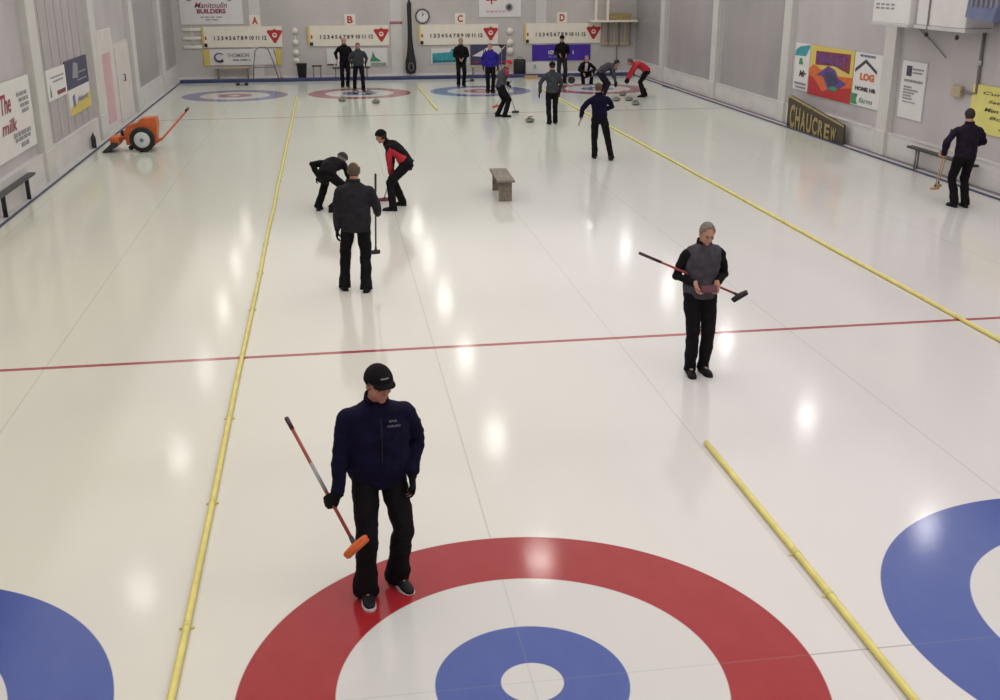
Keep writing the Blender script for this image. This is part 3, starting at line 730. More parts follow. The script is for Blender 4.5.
# bin, stool, benches at the back
o = thing('waste_bin', 'black waste bin standing behind the bumper between boards A and B', 'bin', (-2.12, 39.95, .012))
bm = NB(); lathe(bm, [(.15, 0), (.16, .02), (.20, .56), (.22, .58), (.22, .62), (.19, .62)], seg=20); link('bin_body', bm, M['black'], o, True)
bm = NB(); lathe(bm, [(.195, .56), (.14, .57)], seg=20); link('bin_liner', bm, M['rubber'], o, True)
def bench(label, x0, x1, y0, y1, z, top, leg, lt=.05, name='bench', inset=.12, cat='bench', floor=.012):
    o = thing(name, label, cat, ((x0+x1)/2, (y0+y1)/2, floor))
    bm = NB(); box(bm, (x0, y0, z-lt), (x1, y1, z), bev=.012); wlink('seat', bm, top, o, o, False)
    for a in (0, 1):
        for b_ in (0, 1):
            if x1-x0 > y1-y0: px = x0+inset if a == 0 else x1-inset; py = y0+.05 if b_ == 0 else y1-.05
            else: py = y0+inset if a == 0 else y1-inset; px = x0+.05 if b_ == 0 else x1-.05
            bm = NB(); tube(bm, [(px, py, floor), (px, py, z-lt)], .022, 8); wlink('leg', bm, leg, o, o)
    return o
bench('low brown bench on thin legs under the swirl logo sign', -5.55, -4.15, 40.05, 40.4, .50, M['beige'], M['pipe'])
bench('small dark stool beside the black waste bin', -1.72, -1.32, 39.75, 40.05, .55, M['brown'], M['pipe'], name='stool', inset=.06, cat='stool')
bench('brown bench behind the two people under board B', -.9, .6, 39.80, 40.1, .45, M['brown'], M['pipe'])
bench('low bench with pale seat behind the person in blue', 4.7, 6.0, 39.80, 40.1, .42, M['beige'], M['pipe'])
o = tag(link('rubber_mat', (lambda b: (box(b, (-3.9, 39.47, .012), (-2.45, 39.75, .05), bev=.01), b)[1])(NB()), M['rubber']), 'black rubber mat lying behind the bumper left of the waste bin', 'mat')
# bent tube frame
o = thing('tube_stand', 'bent grey metal tube stand in front of the swirl logo sign', 'stand', (-3.6, 39.9, .012))
bm = NB(); tube(bm, [(-4.05, 39.9, .012), (-3.98, 39.9, .7), (-3.9, 39.9, 1.15), (-3.75, 39.9, 1.27), (-3.5, 39.9, 1.27), (-3.38, 39.9, 1.18), (-3.2, 39.9, .6), (-3.05, 39.9, .012)], .022, 10); wlink('bent_tube', bm, M['pipe'], o, o)
bm = NB(); tube(bm, [(-4.0, 39.9, .5), (-3.18, 39.9, .5)], .015, 8); wlink('cross_bar', bm, M['pipe'], o, o)
broom('wooden broom leaning against the back wall at the right end of the swirl sign', (-3.2, 40.33, 1.15), (-2.95, 40.2, .06), X, 'wood2', 'oranged')
# black bag and box near D
o = thing('equipment_bag', 'black upright bag behind the bent player by the back wall', 'bag', (6.75, 39.9, .012))
bm = NB(); box(bm, (-.24, -.15, 0), (.24, .15, .66), bev=.05); link('bag_body', bm, M['black'], o, True)
bm = NB(); tube(bm, [(-.1, 0, .65), (-.08, 0, .74), (.08, 0, .74), (.1, 0, .65)], .012, 8); link('bag_handle', bm, M['black'], o)
bm = NB(); tube(bm, [(-.17, -.155, .08), (-.17, -.16, .50), (.17, -.16, .50), (.17, -.155, .08)], .006, 6); link('zipper', bm, M['dsteel'], o)
o = thing('cardboard_tray', 'flat orange-brown tray on the ice beside the black bag', 'tray', (7.0, 38.6, .0))
bm = NB(); box(bm, (-.25, -.18, 0), (.25, .18, .02))
for lo, hi in (((-.25, -.18, .02), (-.23, .18, .12)), ((.23, -.18, .02), (.25, .18, .12)), ((-.23, -.18, .02), (.23, -.16, .12)), ((-.23, .16, .02), (.23, .18, .12))): box(bm, lo, hi)
link('tray_body', bm, M['wood2'], o)
# floor lamp-like stand right of C
o = thing('floor_stand', 'thin grey stand with small flat top behind the person in blue', 'stand', (5.98, 39.8, .012))
bm = NB(); lathe(bm, [(.16, 0), (.15, .03), (.02, .04)], seg=18); link('base', bm, M['dsteel'], o)
bm = NB(); tube(bm, [(0, 0, .03), (0, 0, 1.2)], .016, 8); link('pole', bm, M['pipe'], o)
bm = NB(); lathe(bm, [(.04, 1.12), (.14, 1.22), (.14, 1.26)], seg=18); link('top', bm, M['dsteel'], o)
# shelf and rack at the right end
o = thing('wall_shelf', 'white wall shelf on posts above a grey hanging rack in the back right corner', 'shelf', (10.9, 40.2, 1.95))
bm = NB(); box(bm, (9.75, 39.9, 2.09), (11.72, 40.48, 2.17), bev=.01); wlink('shelf_board', bm, M['cream'], o, o, False)
for x in (9.95, 10.45):
    bm = NB(); box(bm, (x-.05, 39.95, 2.17), (x+.05, 40.05, 3.6)); wlink('post', bm, M['cream'], o, o, False)
bm = NB(); box(bm, (10.30, 40.40, 1.15), (11.6, 40.46, 1.30)); wlink('lower_rail', bm, M['beige'], o, o, False)
for j in range(6):
    x = 10.38+j*.23; bm = NB(); box(bm, (x-.035, 40.36, 1.15), (x+.035, 40.44, 2.09)); wlink('slat', bm, M['pipe'] if j % 2 else M['beige'], o, o, False)
o = thing('storage_box', 'ochre box lying on the white wall shelf', 'box', (11.0, 40.2, 2.17))
bm = NB(); box(bm, (-.45, -.25, 0), (.45, .25, .20), bev=.015); link('box_body', bm, M['gold'], o); bm = NB(); box(bm, (-.46, -.26, .20), (.46, .26, .25), bev=.01); link('lid', bm, M['gold'], o)
# pipe on corner
o = tag(link('wall_pipe', (lambda b: (tube(b, [(11.0, YB-.04, .1), (11.0, YB-.04, 1.15)], .03, 8), b)[1])(NB()), M['pipe']), 'thin grey pipe on the back wall under the corner rack', 'pipe')
# hacks
for x, wh in ((-4.36, 'A'), (4.36, 'C')):
    o = thing('foot_hack', 'pair of black rubber foot hacks on the ice behind the blue ring below board %s' % wh, 'hack', (x, 38.0, 0))
    for sg in (-1, 1):
        bm = NB(); prism(bm, [(sg*.16-.06, -.12, .0), (sg*.16+.06, -.12, .0), (sg*.16+.06, .10, .0), (sg*.16-.06, .10, .0)], Z, .09)
        for v in bm.verts:
            if v.co.z > .05 and v.co.y > 0: v.co.y -= .05
        link('foot_rest', bm, M['rubber'], o)
    bm = NB(); box(bm, (-.2, -.02, 0), (.2, .02, .02)); link('cross_plate', bm, M['dsteel'], o)

# ------------------------------------------------------------------ left wall signs
def LS(name, label, y0, y1, z0, z1, m, shape=None, x=XL-.075): return Sign(name, label, 'sign', (x, y0, z0), Y, X, y1-y0, z1-z0, m, .03, shape=shape)
s = LS('wall_sign', 'white wall sign with dark red words and grey lines above the left bench', 14.9, 18.0, .84, 2.22, M['white'])
s.text('The', .40, .72, .26, M['darkred'], .22, shear=.3, bold=.02); s.text('milk', .42, .42, .18, M['darkred'], .34, shear=.3, bold=.01)
s.lines('grey_print', [(.66, .92, .78, .05), (.70, .92, .70, .05), (.72, .92, .62, .05), (.74, .90, .54, .05), (.48, .88, .26, .06), (.50, .86, .19, .05), (.62, .80, .10, .06)], M['greyp'])
s = LS('wall_sign', 'white wall sign with faint lines left of the dark navy sign', 19.45, 21.25, 1.5, 2.15, M['white'])
s.lines('grey_print', [(.2, .9, .72, .05), (.3, .85, .58, .05)], M['greyp']); s.lines('brown_print', [(.45, .9, .18, .14)], M['maroon']); s.poly('green_leaf', [(.08, .12), (.16, .12), (.14, .5)], M['green'])
s = LS('wall_sign', 'dark navy wall sign with pale shape above the yellow and white sign', 21.3, 23.7, 1.55, 2.20, M['navy'])
s.poly('pale_shape', [(.25, .35), (.5, .30), (.55, .8), (.35, .9)], M['greyp']); s.lines('print', [(.3, .9, .48, .06), (.45, .9, .22, .06)], M['greyp'])
s = LS('wall_sign', 'white and yellow wall sign under the dark navy sign', 21.3, 23.65, .96, 1.55, M['white'])
s.poly('yellow_field', [(.0, .0), (1, .0), (1, .62), (.25, .35), (.0, .30)], M['yside']); s.poly('blue_mark', [(.15, .28), (.27, .30), (.26, .78), (.16, .72)], M['sky']); s.text('Atlantic', .62, .52, .22, M['sky'], .55, shear=.3, bold=.01)
bench('dark seat bench on the ledge against the left wall', -6.98, -6.84, 14.2, 16.75, .46, M['dsteel'], M['dsteel'], name='wall_bench', inset=.45)
o = thing('fire_extinguisher', 'small dark extinguisher standing on the left ledge near the orange cart', 'extinguisher', (-6.92, 22.75, .012))
bm = NB(); lathe(bm, [(.055, 0), (.06, .02), (.06, .26), (.03, .32), (.02, .36)], seg=16); link('cylinder_body', bm, M['dsteel'], o, True)
bm = NB(); tube(bm, [(0, 0, .35), (.0, .05, .38), (0, .08, .37)], .009, 8); tube(bm, [(0, .0, .35), (0, -.06, .30), (0, -.07, .15)], .008, 8); link('valve_and_hose', bm, M['black'], o)

# ------------------------------------------------------------------ right wall signs (read towards -Y)
RN, RU = -X, -Y
def RS(name, label, y0, y1, z0, z1, m, shape=None, x=XR+.094, cat='sign'): return Sign(name, label, cat, (x, y0, z0), RU, RN, y0-y1, z1-z0, m, .03, shape=shape)
s = RS('wall_sign', 'white sign with teal roof patch and black squiggles left of the orange poster', 24.0, 23.05, 1.0, 2.25, M['white'])
s.poly('teal_patch', [(.0, .72), (.75, .74), (1.0, .95), (.95, .98), (.3, .92), (.05, .84)], M['teal']); s.poly('green_patch', [(.3, .55), (.6, .55), (.5, .68), (.35, .68)], M['green'])
s.text('Mr', .62, .36, .14, M['dark'], .5, shear=.4, bold=.02); s.lines('grey_print', [(.1, .9, .14, .05), (.2, .9, .06, .04)], M['greyp'])
s = RS('poster', 'big yellow and red poster with maroon block and purple emblem', 23.0, 20.45, .96, 2.24, M['yside'], cat='poster')
s.poly('red_lower_field', [(.0, .0), (1, .0), (1, .30), (.6, .22), (.35, .12), (.12, .36), (.0, .38)], M['redp'])
s.poly('orange_field', [(.12, .36), (.35, .12), (.6, .22), (1, .30), (1, .50), (.5, .46), (.1, .62), (.0, .52), (.0, .38)], M['orange'])
s.poly('maroon_block', [(.14, .90), (.93, .93), (.93, .56), (.78, .60), (.6, .66), (.14, .62)], M['maroon'])
s.text('KRAZY', .53, .77, .20, M['purple'], .72, bold=.05)
s.poly('purple_wing', [(.20, .42), (.35, .42), (.50, .16), (.66, .18), (.90, .36), (.70, .44), (.62, .58), (.45, .64), (.33, .54)], M['purple'])
s.poly('navy_core', [(.38, .50), (.58, .54), (.72, .36), (.58, .22), (.48, .26)], M['navy']); s.poly('green_base', [(.48, .20), (.66, .18), (.74, .24), (.58, .27)], M['green'])
s = RS('wall_sign', 'white sign with black roof outline and orange badge right of the big poster', 20.4, 19.0, .98, 2.24, M['white'])
s.poly('roof_outline', [(.05, .62), (.42, .82), (.85, .64), (.85, .70), (.42, .89), (.05, .69)], M['dark']); s.text('LOG', .52, .56, .14, M['orange'], .52, bold=.05)
s.text('HOME HR', .50, .33, .08, M['dark'], .78, bold=.05); s.poly('green_block', [(.0, .02), (.24, .02), (.18, .12), (.24, .22), (.0, .22)], M['green']); s.text('farm', .55, .12, .10, M['green'], .5, shear=.3); s.lines('blue_print', [(.2, .75, .95, .04)], M['sky'])
s = RS('notice_sheet', 'tall white notice with grey printed list right of the white post', 18.05, 17.0, .97, 2.22, M['white'], cat='notice')
s.rect('dark_stamp', .20, .74, .42, .92, M['navy']); s.lines('grey_print', [(.46, .9, .87, .03), (.46, .85, .81, .03), (.15, .9, .66, .045), (.15, .5, .55, .03), (.15, .75, .50, .03), (.15, .62, .45, .03), (.15, .5, .40, .03), (.15, .55, .35, .03), (.15, .7, .29, .02)], M['greyp'])
s = RS('wall_sign', 'yellow sign with slanted dark writing behind the person at the right wall', 15.15, 12.3, 1.06, 1.98, M['ylw'])
for j, (t_, w_, u_) in enumerate((('Curling Club', .72, .5), ('Saturday', .42, .42), ('Men and Ladies', .6, .48), ('Bonspiel', .5, .5), ('2 PM', .25, .5))):
    s.text(t_, u_, .84-.165*j, .085, M['dark'], w_, shear=.3, bold=.01)
# gold letter board
o = Sign('letter_board', 'dark wooden board with big gold cut-out letters leaning on the right wall', 'sign', (XR-.17, 23.55, .02), RU, RN, 3.5, .85, M['brown'], .05, shape=[(0, 0), (1, 0), (1, .56), (.95, .58), (.05, 1.0), (0, .98)])
s = o
s.poly('gold_top_rim', [(.0, .98), (.05, 1.0), (.95, .58), (1, .56), (1, .50), (.95, .52), (.05, .92), (.0, .90)], M['gold'])
for j, ch in enumerate('CHAUCREW'):
    u = .10+.107*j; hh = .72-.42*u; s.text(ch, u, .03+hh/2, hh*1.1, M['gold'], .088, bold=.03)
# heaters and pipes
o = thing('wall_heater', 'white box heater with faint writing high on the right wall', 'heater', (XR-.30, 17.3, 3.0))
bm = NB(); box(bm, (-.45, -.75, .05), (.25, .85, 1.0), bev=.03); link('housing', bm, M['white'], o)
bm = NB(); box(bm, (-.47, -.78, .0), (.27, .88, .06), bev=.01); link('base_tray', bm, M['ledge'], o)
bm = NB()
for z in (.42, .34): 
    for q in range(4): box(bm, (-.456, .55-q*.22, z), (-.45, .70-q*.22, z+.04))
link('printed_text', bm, M['greyp'], o)
o = thing('duct_cabinet', 'pale pinkish cabinet between the white heater and the blue fan housing', 'cabinet', (XR-.25, 15.4, 3.02))
bm = NB(); box(bm, (-.40, -.85, .05), (.2, 1.0, 1.1), bev=.02); link('cabinet_body', bm, M['wains'], o)
bm = NB(); tube(bm, [(-.42, .5, -.15), (-.42, .5, 1.0)], .018, 8); link('conduit', bm, M['pipe'], o)
bm = NB(); box(bm, (-.42, -.9, -.02), (.15, 1.05, .05)); link('lower_rail', bm, M['ledge'], o)
for y in (.5, -.65):
    bm = NB(); ellip(bm, (-.42, y, -.12), (X, Y, Z), (.04, .04, .05)); link('bracket_knob', bm, M['black'], o, True)
o = thing('fan_housing', 'slanted blue-grey fan housing in the top right corner', 'fan', (XR-.3, 13.9, 3.25))
bm = NB(); prism(bm, [(-.5, .45, .05), (-.5, .30, 1.0), (-.5, -.9, 1.0), (-.5, -.45, .0)], X, .7); link('housing', bm, M['sky'], o)
bm = NB()
for j in range(6): box(bm, (-.53, .25-j*.16-.04, .25), (-.50, .25-j*.16+.02, .9))
link('grille', bm, M['trimgrey'], o)
o = thing('conduit_pipe', 'dark pipe running down the right wall to a small box', 'pipe', (XR+.1, 15.0, 1.7))
bm = NB(); tube(bm, [(XR+.06, 15.0, 3.05), (XR+.06, 15.02, 2.4), (XR+.06, 15.0, 1.80), (XR+.06, 15.25, 1.78), (XR+.06, 15.55, 1.78)], .032, 8); wlink('pipe_run', bm, M['pipe'], o, o)
bm = NB(); tube(bm, [(XR+.06, 15.01, 2.34), (XR+.06, 15.01, 2.46)], .045, 8); wlink('pipe_coupling', bm, M['steel'], o, o)
bm = NB(); box(bm, (XR+.0, 15.5, 1.66), (XR+.1, 15.85, 1.88), bev=.01); wlink('junction_box', bm, M['beige'], o, o, False)
tag(link('hanging_cable', (lambda b: (tube(b, [(XR+.06, 17.6, 2.95), (XR+.06, 16.9, 2.68), (XR+.06, 16.3, 2.40)], .012, 6), b)[1])(NB()), M['pipe']), 'thin grey cable slanting down the right wall under the heater', 'cable')
bench('grey seat bench on the ledge left of the person at the right wall', 11.50, 11.66, 14.3, 16.9, .48, M['dsteel'], M['pipe'], name='wall_bench', inset=.35)

# ------------------------------------------------------------------ wooden bench on the ice
o = thing('wooden_bench', 'weathered plank bench with solid ends standing alone on the ice', 'bench', (2.17, 15.2, 0), math.radians(-2))
bm = NB(); box(bm, (-.17, -.68, .375), (.17, .68, .42), bev=.008); link('seat_plank', bm, M['wood'], o)
for sg in (-1, 1):
    bm = NB(); box(bm, (-.125, sg*.55-.022, 0), (.125, sg*.55+.022, .375), bev=.004); link('end_board', bm, M['wood'], o)
bm = NB(); box(bm, (-.02, -.53, .24), (.02, .53, .375)); link('stretcher', bm, M['wood'], o)

# ------------------------------------------------------------------ orange cart
o = thing('ice_scraper_cart', 'orange two-wheeled ice scraper with long raised handle by the left wall', 'ice machine', (-5.62, 22.3, 0))
def wheel(y, par):
    bm = NB(); 
    pr = [(.17, -.07), (.25, -.085), (.29, -.06), (.30, 0), (.29, .06), (.25, .085), (.17, .07)]
    lathe(bm, pr, (0, y, .30), 32, axis=Y); w_ = link('tyre', bm, M['rubber'], par, True)
    bm = NB(); lathe(bm, [(.06, -.10), (.165, -.085), (.19, -.075), (.19, .075), (.165, .085), (.06, .10)], (0, y, .30), 28, axis=Y); h_ = link('rim', bm, M['rim'], w_, True)
    bm = NB(); lathe(bm, [(.02, -.125), (.045, -.12), (.05, -.09), (.05, .09), (.045, .12), (.02, .125)], (0, y, .30), 16, axis=Y); link('hub_cap', bm, M['sky'], h_, True)
wheel(-.33, o); wheel(.33, o)
bm = NB(); prism(bm, [(-.40, -.22, .16), (.30, -.22, .16), (.36, -.22, .62), (.34, -.22, .80), (-.02, -.22, .78), (-.10, -.22, .68), (-.34, -.22, .62), (-.44, -.22, .48)], Y, .44); link('engine_cover', bm, M['orange'], o)
bm = NB(); tube(bm, [(0, -.42, .30), (0, .42, .30)], .025, 10); link('axle', bm, M['dsteel'], o)
bm = NB(); prism(bm, [(-.98, -.36, .02), (-.90, -.36, .0), (-.60, -.36, .14), (-.60, -.36, .22), (-.72, -.36, .24)], Y, .72); link('scraper_blade', bm, M['dsteel'], o)
bm = NB(); box(bm, (-.78, -.26, .16), (-.56, .26, .36), bev=.03); tube(bm, [(-.62, 0, .26), (-.38, 0, .34)], .05, 10); link('front_hopper', bm, M['orange'], o)
bm = NB(); ellip(bm, (-.47, -.16, .44), (X, Y, Z), (.06, .05, .07)); ellip(bm, (-.30, -.24, .1), (X, Y, Z), (.06, .05, .06)); link('motor_knob', bm, M['black'], o, True)
for sg in (-1, 1):
    bm = NB(); tube(bm, [(.25, sg*.15, .18), (.42, sg*.14, .26), (1.10, sg*.10, .96)], .024, 10); link('handle_bar', bm, M['orange'], o, True)
bm = NB(); tube(bm, [(1.08, -.25, .96), (1.08, .25, .96)], .028, 10); link('hand_grip', bm, M['black'], o, True)
bm = NB(); tube(bm, [(.95, -.1, .81), (.84, -.1, .98), (.80, -.1, 1.0)], .009, 8); link('brake_lever', bm, M['steel'], o)

# ------------------------------------------------------------------ stones
stone('grey stone with dark handle alone on the ice near the far sweeper', 4.62, 25.7, .5, 'brown')
stone('stone in front of the red ring below the two standing people, right one', .44, 31.2, .9, 'gold')
stone('stone on the front edge of the far red ring, left of the pair', -.66, 31.95, 2.1, 'greyp')
stone('stone on the ice nearest to the bending person in red', 8.74, 29.2, .2, 'dsteel')
stone('left one of the two stones before the far right ring', 8.42, 30.45, 1.1, 'gold')
stone('right one of the two stones before the far right ring', 8.86, 30.45, .3, 'gold')
stone('orange-handled stone under the hands of the bending people', 9.05, 32.0, .1, 'oranged')
stone('stone inside the second ring right beside the feet of the pair', .32, 34.0, .6, 'brown')
stone('stone near the centre of the second ring between the pair of people', -.15, 34.3, 1.6, 'brown')
o = thing('pail', 'white round pail lying on its side by the crouching person', 'pail', (8.13, 36.1, .17))
bm = NB(); d_ = V((-.3, -1, .0)).normalized()
lathe(bm, [(.14, .0), (.14, -.02), (.175, -.30), (.16, -.30), (.135, -.05)], (0, 0, 0), 24, axis=-d_); link('pail_body', bm, M['white'], o, True)
bm = NB(); lathe(bm, [(.13, .10), (.13, .14)], (0, 0, 0), 20, axis=d_); link('dark_inside', bm, M['dark'], o)

# ------------------------------------------------------------------ people
def pol(*a): return V(a)
# 1 front man in navy, walking towards the camera
b0, b1 = V((-1.47, 1.50, 1.25)), V((-1.045, .86, .57))
gp = b0.lerp(b1, .66)
p = person('person in navy jacket and black peaked cap walking over the near red ring', feet=((-.765, 1.29, .015, 150, 10), (-.99, 1.14, .0, 172, 0)),
       pel=(-.865, 1.22, .955), face=172, lean=8, head=(-14, 14), hands=((-.635, 1.14, .87), tuple(gp)), grip=(None, b1-b0), palm=(None, (.9, .3, 0)),
       jacket='navycloth', gloves='blackcloth', cap=('blackcloth', True, True), soles='sole', face_detail=True, vox=.008, bulk=1.30, skin='skinr', s=1.01, hem=.19,
       ehint=((.5, 1, 0), (-.7, 1, 0)), curl=(.55, .5), flare=.088, khint=((.45, -.9, 0), None))
root = p['root']; ch, R_, F_, U_ = p['chest'], p['R'], p['F'], p['U']
bm = NB(); tube(bm, [ch + F_*(.152-.00*j+.03) + U_*(.10-.085*j) + F_*(-.030 if j == 0 else .004*j if j < 4 else .012) for j in range(5)], .004, 6)
wlink('zipper', bm, M['charcoal'], p['jacket'], root)
for zz, wd in ((.075, .055), (.045, .085)):
    q = letters('chest_embroidery', 'RINK' if zz > .06 else 'CURLING', M['greyp'], p['jacket'], (0, 0, 0), X, -Y, .018, wd)
    for v in q.data.vertices:
        c = v.co.copy() + root.location; v.co = ch - R_*(.085 + c.x) + U_*(zz + c.z) + F_*(.168 - (zz-.045)*.45) - root.location
broom('curling broom with orange head carried low by the person in the navy jacket', b0, b1, (.75, .1, .62), 'shaftred', 'oranged', L=.20, grip=.09, band=True)
# 2 man in grey vest
b0, b1 = V((2.07, 5.12, 1.375)), V((3.16, 5.02, .89)); d_ = (b1-b0).normalized()
person('grey-haired person in grey vest looking down at a maroon case', feet=((2.84, 5.12, 0, 172, 0), (2.685, 5.10, 0, 186, 0)), pel=(2.76, 5.14, .94), face=178, lean=5,
       head=(0, 24), hands=((2.86, 4.92, 1.02), (2.64, 4.90, 1.03)), ehint=((.55, .6, -.5), (-.55, .6, -.5)), palm=((-.5, -.2, .8), (.5, -.2, .8)), curl=(.75, .75),
       jacket='greycloth', shirt='blackcloth', hair='greyhair', face_detail=True, vox=.008, s=.985, flare=.066, hem=.17, bulk=1.12)
o = thing('phone_case', 'maroon flat case held in both hands by the person in the grey vest', 'case', (2.75, 4.83, 1.035))
bm = NB(); box(bm, (-.085, -.04, -.012), (.085, .04, .012), bev=.006); link('cover', bm, M['phone'], o); bm = NB(); box(bm, (-.07, -.03, .012), (.07, .03, .014)); link('front_panel', bm, M['phone'], o)
o.rotation_euler = (math.radians(45), 0, 0)
broom('dark red broom held level under the arms of the grey-vested person', b0 - Y*.0, b1, (.8, -.1, .5), 'shaftred', 'black', L=.19)
# 3 man seen from behind
p = person('person in charcoal jacket with bald patch seen from behind, mid hall', feet=((-.99, 9.02, 0, -14, 0), (-.70, 8.88, 0, 12, 0)), pel=(-.80, 8.98, .955), face=2, lean=3, head=(8, 6),
       hands=((-1.06, 9.02, .79), (-.50, 9.30, 1.02)), grip=(None, (0, .25, -1)), palm=(None, (-1, .2, 0)), jacket='charcoal', gloves='blackcloth', hair='brownhair', bald=True, vox=.009, s=1.03, hem=.22, bulk=1.2,
       ehint=((-.8, -.6, 0), (.35, -.5, -.8)), flare=.078, skin='skinr')
broom('dark broom held upright in front of the person in the charcoal jacket', (-.50, 9.20, 1.56), (-.53, 9.46, .42), (1, .3, 0), 'shaftdark', 'black', L=.13)
# 4 sweeper left, bent over
b0, b1 = V((-.74, 14.60, .68)), V((-1.10, 14.48, .05))
person('person in black bent low over a broom, left of the pair of sweepers', feet=((-1.37, 14.40, 0, 15, 0), (-1.12, 14.20, 0, 60, 0)), pel=(-1.20, 14.16, .70), face=26, lean=98, head=(25, 40),
       hands=((-1.36, 14.36, .60), (-.84, 14.56, .36)), grip=(None, b1-b0), ehint=((-1, -.1, .45), (.4, -.6, .4)), jacket='blackcloth', gloves='blackcloth', hair='greyhair', cap=('midgrey', False, False), vox=.010, s=1.0,
       khint=((.3, 1, 0), (1, .2, 0)))
broom('red-headed broom on the ice below the bent person in black', b0, b1, (1, -.4, 0), 'shaftgrey', 'redp')
# 5 sweeper right
b0, b1 = V((.16, 14.25, .92)), V((-.14, 15.0, .05)); b0 = V((.02, 14.28, .78))
person('person in black jacket with red front leaning left over a sweeping broom', feet=((-.02, 14.12, 0, 285, 0), (.18, 14.56, 0, 290, 0)), pel=(.27, 14.34, .83), face=285, lean=58, head=(0, 18),
       hands=((.0, 14.36, .56), (-.04, 14.56, .42)), grip=(b1-b0, b1-b0), ehint=((0, -1, 0), (0, .4, .2)), jacket=('blackcloth', 'redcloth'), jpaint=lambda r, f, u: 1 if (f > -.02 and r < .02 and -.30 < u < .04) else 0,
       gloves='blackcloth', hair='darkhair', vox=.009, s=1.0, cap=('blackcloth', False, False), skin='skinr')
broom('pale broom with dark red head pushed by the sweeper in black and red', (.02, 14.28, .78), b1, (1, .25, 0), 'shaftgrey', 'maroon', 'brown', L=.24)
# 6 navy back, walking away
person('person in navy top and light waistband seen from behind, one foot lifted', feet=((4.99, 19.22, 0, 5, 0), (5.28, 18.84, .0, 30, 24)), pel=(5.05, 19.08, .94), face=8, lean=4, side=-4, head=(-10, 12),
       hands=((4.60, 19.15, .86), (5.22, 19.42, 1.05)), ehint=((-1, -.3, 0), (.8, -.5, 0)), jacket=('navycloth', 'greyp'), jpaint=lambda r, f, u: 1 if u < -.325 else 0, hair='brownhair', vox=.010, hem=.05, s=1.01, curl=(.4, .9))
# 7 grey jacket, back
person('person in slate grey jacket and cap seen from behind, beside a lone stone', feet=((5.09, 25.15, 0, -5, 0), (5.28, 25.25, 0, 8, 0)), pel=(5.16, 25.15, .94), face=5, lean=5, head=(0, 10),
       hands=((4.80, 25.20, .84), (5.40, 25.3, .82)), ehint=((-1, -.3, 0), (1, -.3, 0)), jacket='midgrey', gloves='blackcloth', hair='darkhair', cap=('blackcloth', False, False), vox=.012, s=1.0, hem=.16)
# 8 far sweeper facing right
b0, b1 = V((4.12, 27.0, 1.05)), V((4.55, 27.8, .05))
person('person in grey and red jacket stooping right with a broom, centre back', feet=((3.88, 27.05, 0, 70, 0), (4.08, 26.90, 0, 80, 0)), pel=(3.95, 26.95, .90), face=75, lean=26, head=(0, 25),
       hands=((4.27, 27.22, .86), (4.20, 27.1, .98)), grip=(b1-b0, b1-b0), jacket=('greycloth', 'redcloth', 'blackcloth'), jpaint=lambda r, f, u: 1 if (u > -.02 and f > -.05) else 0,
       gloves='blackcloth', hair=None, cap=('redcloth', False, False), vox=.012, s=1.02)
broom('thin broom pushed on the ice by the stooping person in grey and red', b0, b1, (1, .2, 0), 'shaftgrey', 'black', L=.24)
broom('orange-headed broom lying behind the legs of the stooping person in grey and red', (4.55, 28.6, .9), (3.9, 27.6, .25), (1, .2, .2), 'shaftgrey', 'oranged', L=.22)
# 9, 10 back row C
person('person all in black with folded hands on the far ring below board C', feet=((3.97, 36.2, 0, 170, 0), (3.78, 36.2, 0, 190, 0)), pel=(3.88, 36.25, .94), face=180, lean=2, head=(0, 8),
       hands=((3.92, 36.03, .98), (3.84, 36.03, .96)), ehint=((1, .6, 0), (-1, .6, 0)), hair='greyhair', vox=.013, s=1.04, skin='skin', bulk=1.15)
person('person in bright blue jacket and black trousers below board C', feet=((4.70, 33.6, 0, 165, 0), (4.54, 33.65, 0, 195, 0)), pel=(4.62, 33.65, .94), face=185, lean=3, head=(10, 15),
       hands=((4.88, 33.6, .88), (4.36, 33.6, .88)), jacket='bluecloth', gloves='blackcloth', hair='greyhair', vox=.012, s=1.0, bulk=1.15)
# 11, 12
person('taller person in black at the left of the pair on the far red ring', feet=((-.37, 36.6, 0, 170, 0), (-.56, 36.6, 0, 190, 0)), pel=(-.45, 36.65, .97), face=175, lean=2, head=(10, 5),
       hands=((-.20, 36.5, .95), (-.74, 36.6, .95)), hair='greyhair', bald=True, vox=.013, s=1.06)
person('person in grey jacket at the right of the pair on the far red ring', feet=((.16, 35.15, 0, 165, 0), (-.14, 35.5, 0, 195, 0)), pel=(.02, 35.35, .92), face=180, lean=8, head=(0, 18),
       hands=((.28, 35.2, .92), (-.22, 35.2, .92)), jacket='midgrey', gloves='blackcloth', hair='brownhair', vox=.012, s=1.0, bulk=1.2, skin='skinr')
# 13
person('person in black standing by the violet banner behind the group', feet=((7.95, 36.6, 0, 170, 0), (7.72, 36.6, 0, 195, 0)), pel=(7.84, 36.65, .96), face=185, lean=2, head=(10, 12),
       hands=((7.96, 36.42, 1.02), (7.73, 36.42, 1.05)), ehint=((.5, .6, -.6), (-.5, .6, -.6)), hair='darkhair', trousers='charcoal', vox=.013, s=1.05, cap=('blackcloth', True, False))
# 14 crouching
person('crouching person in black top with white front and pale hair on the far right ring', feet=((8.80, 35.75, 0, 165, 0), (8.50, 35.75, 0, 195, 0)), pel=(8.64, 36.10, .36), face=182, lean=32, head=(0, 12),
       hands=((8.80, 35.55, .40), (8.48, 35.55, .40)), jacket=('blackcloth', 'whitecloth'), jpaint=lambda r, f, u: 1 if (abs(r) < .055 and f > .07 and u > -.16) else 0, hair='greyhair', vox=.012, s=1.0, ehint=((1, .2, 0), (-1, .2, 0)),
       khint=((.25, -1, .8), (-.25, -1, .8)), soles='sole')
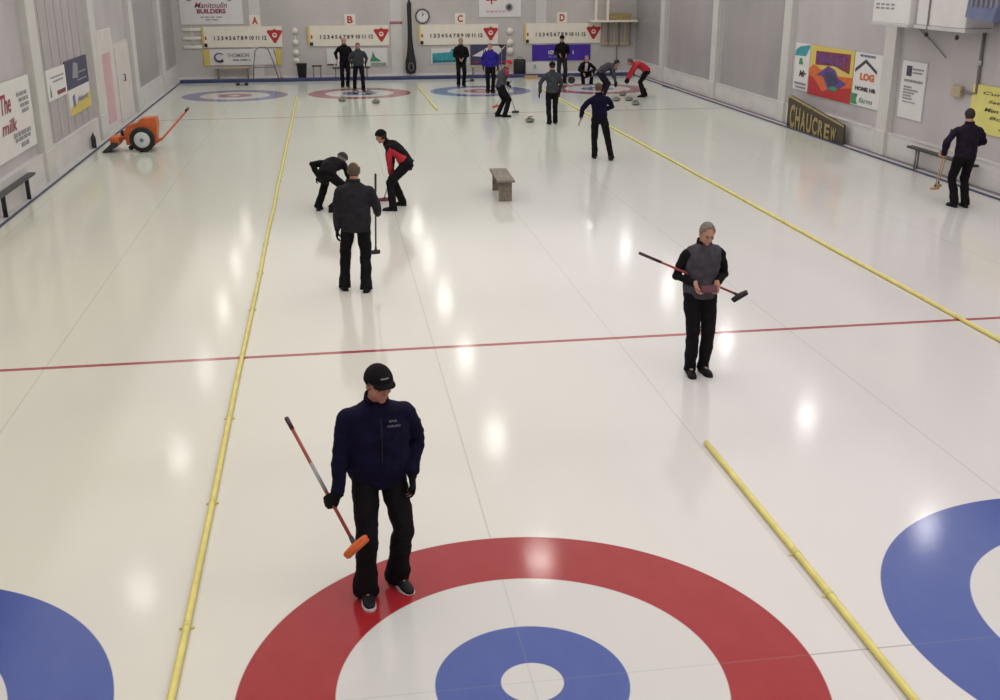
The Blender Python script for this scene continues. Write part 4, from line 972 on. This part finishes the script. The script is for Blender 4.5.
# 15 bending right
person('person in dark grey top bending right to reach the stones', feet=((8.12, 31.7, 0, 80, 0), (8.20, 31.35, 0, 95, 0)), pel=(8.10, 31.5, .84), face=85, lean=82, head=(0, 38),
       hands=((8.76, 31.75, .42), (8.62, 31.25, .36)), ehint=((0, 1, .5), (0, -1, .5)), jacket='greycloth', gloves='blackcloth', hair='darkhair', trousers='purplecloth', vox=.012, s=1.0)
# 16 red
person('person in red jacket and black trousers bending left over the stones', feet=((9.60, 31.35, 0, 275, 0), (9.76, 31.65, 0, 285, 0)), pel=(9.74, 31.5, .88), face=275, lean=84, head=(0, 35),
       hands=((9.02, 31.35, .52), (9.05, 31.7, .50)), ehint=((0, -1, .4), (0, 1, .4)), jacket='redcloth', gloves='blackcloth', hair='brownhair', vox=.012, s=1.0, skin='skinr')
# 17 right man from behind
p = person('person in dark jacket standing at the right wall seen from behind', feet=((10.27, 12.75, 0, -4, 0), (10.46, 12.70, 0, 8, 0)), pel=(10.36, 12.75, .96), face=10, lean=0, head=(0, 12),
       hands=((9.98, 12.92, .96), (10.50, 12.98, 1.04)), grip=((0, .3, -1), None), ehint=((-1, -.4, 0), (1, -.5, 0)), jacket='purplecloth', hair='darkhair', vox=.009, s=1.06, bulk=1.08, hem=.15, curl=(.5, .8))
broom('pale wooden broom standing beside the person at the right wall', (10.05, 12.80, 1.42), (10.0, 13.02, .32), (1, .2, 0), 'wood2', 'wood2', L=.22)
broom('second pale wooden stick held with the broom at the right wall', (10.08, 12.80, 1.30), (10.08, 13.06, .36), (1, .1, 0), 'wood2', 'wood2', L=.16)

# ------------------------------------------------------------------ camera
cam = bpy.data.cameras.new('camera'); co = bpy.data.objects.new('camera', cam); C.objects.link(co)
cam.sensor_width = 36; cam.lens = 1083.95/1000*36; cam.clip_end = 200
yaw, pitch, roll = .15158, .33832, -.00294
F = V((math.sin(yaw)*math.cos(pitch), math.cos(yaw)*math.cos(pitch), -math.sin(pitch))); R = V((math.cos(yaw), -math.sin(yaw), 0)); U = R.cross(F)
R3 = R*math.cos(roll)+U*math.sin(roll); U3 = -R*math.sin(roll)+U*math.cos(roll)
mt = Matrix(((R3.x, U3.x, -F.x, -1.0527), (R3.y, U3.y, -F.y, -5.592), (R3.z, U3.z, -F.z, 4.1948), (0, 0, 0, 1)))
co.matrix_world = mt
sc = bpy.context.scene; sc.camera = co
sc.view_settings.view_transform = 'Standard'; sc.view_settings.look = 'None'; sc.view_settings.exposure = 0.10
sc.cycles.use_denoising = True; sc.cycles.max_bounces = 6
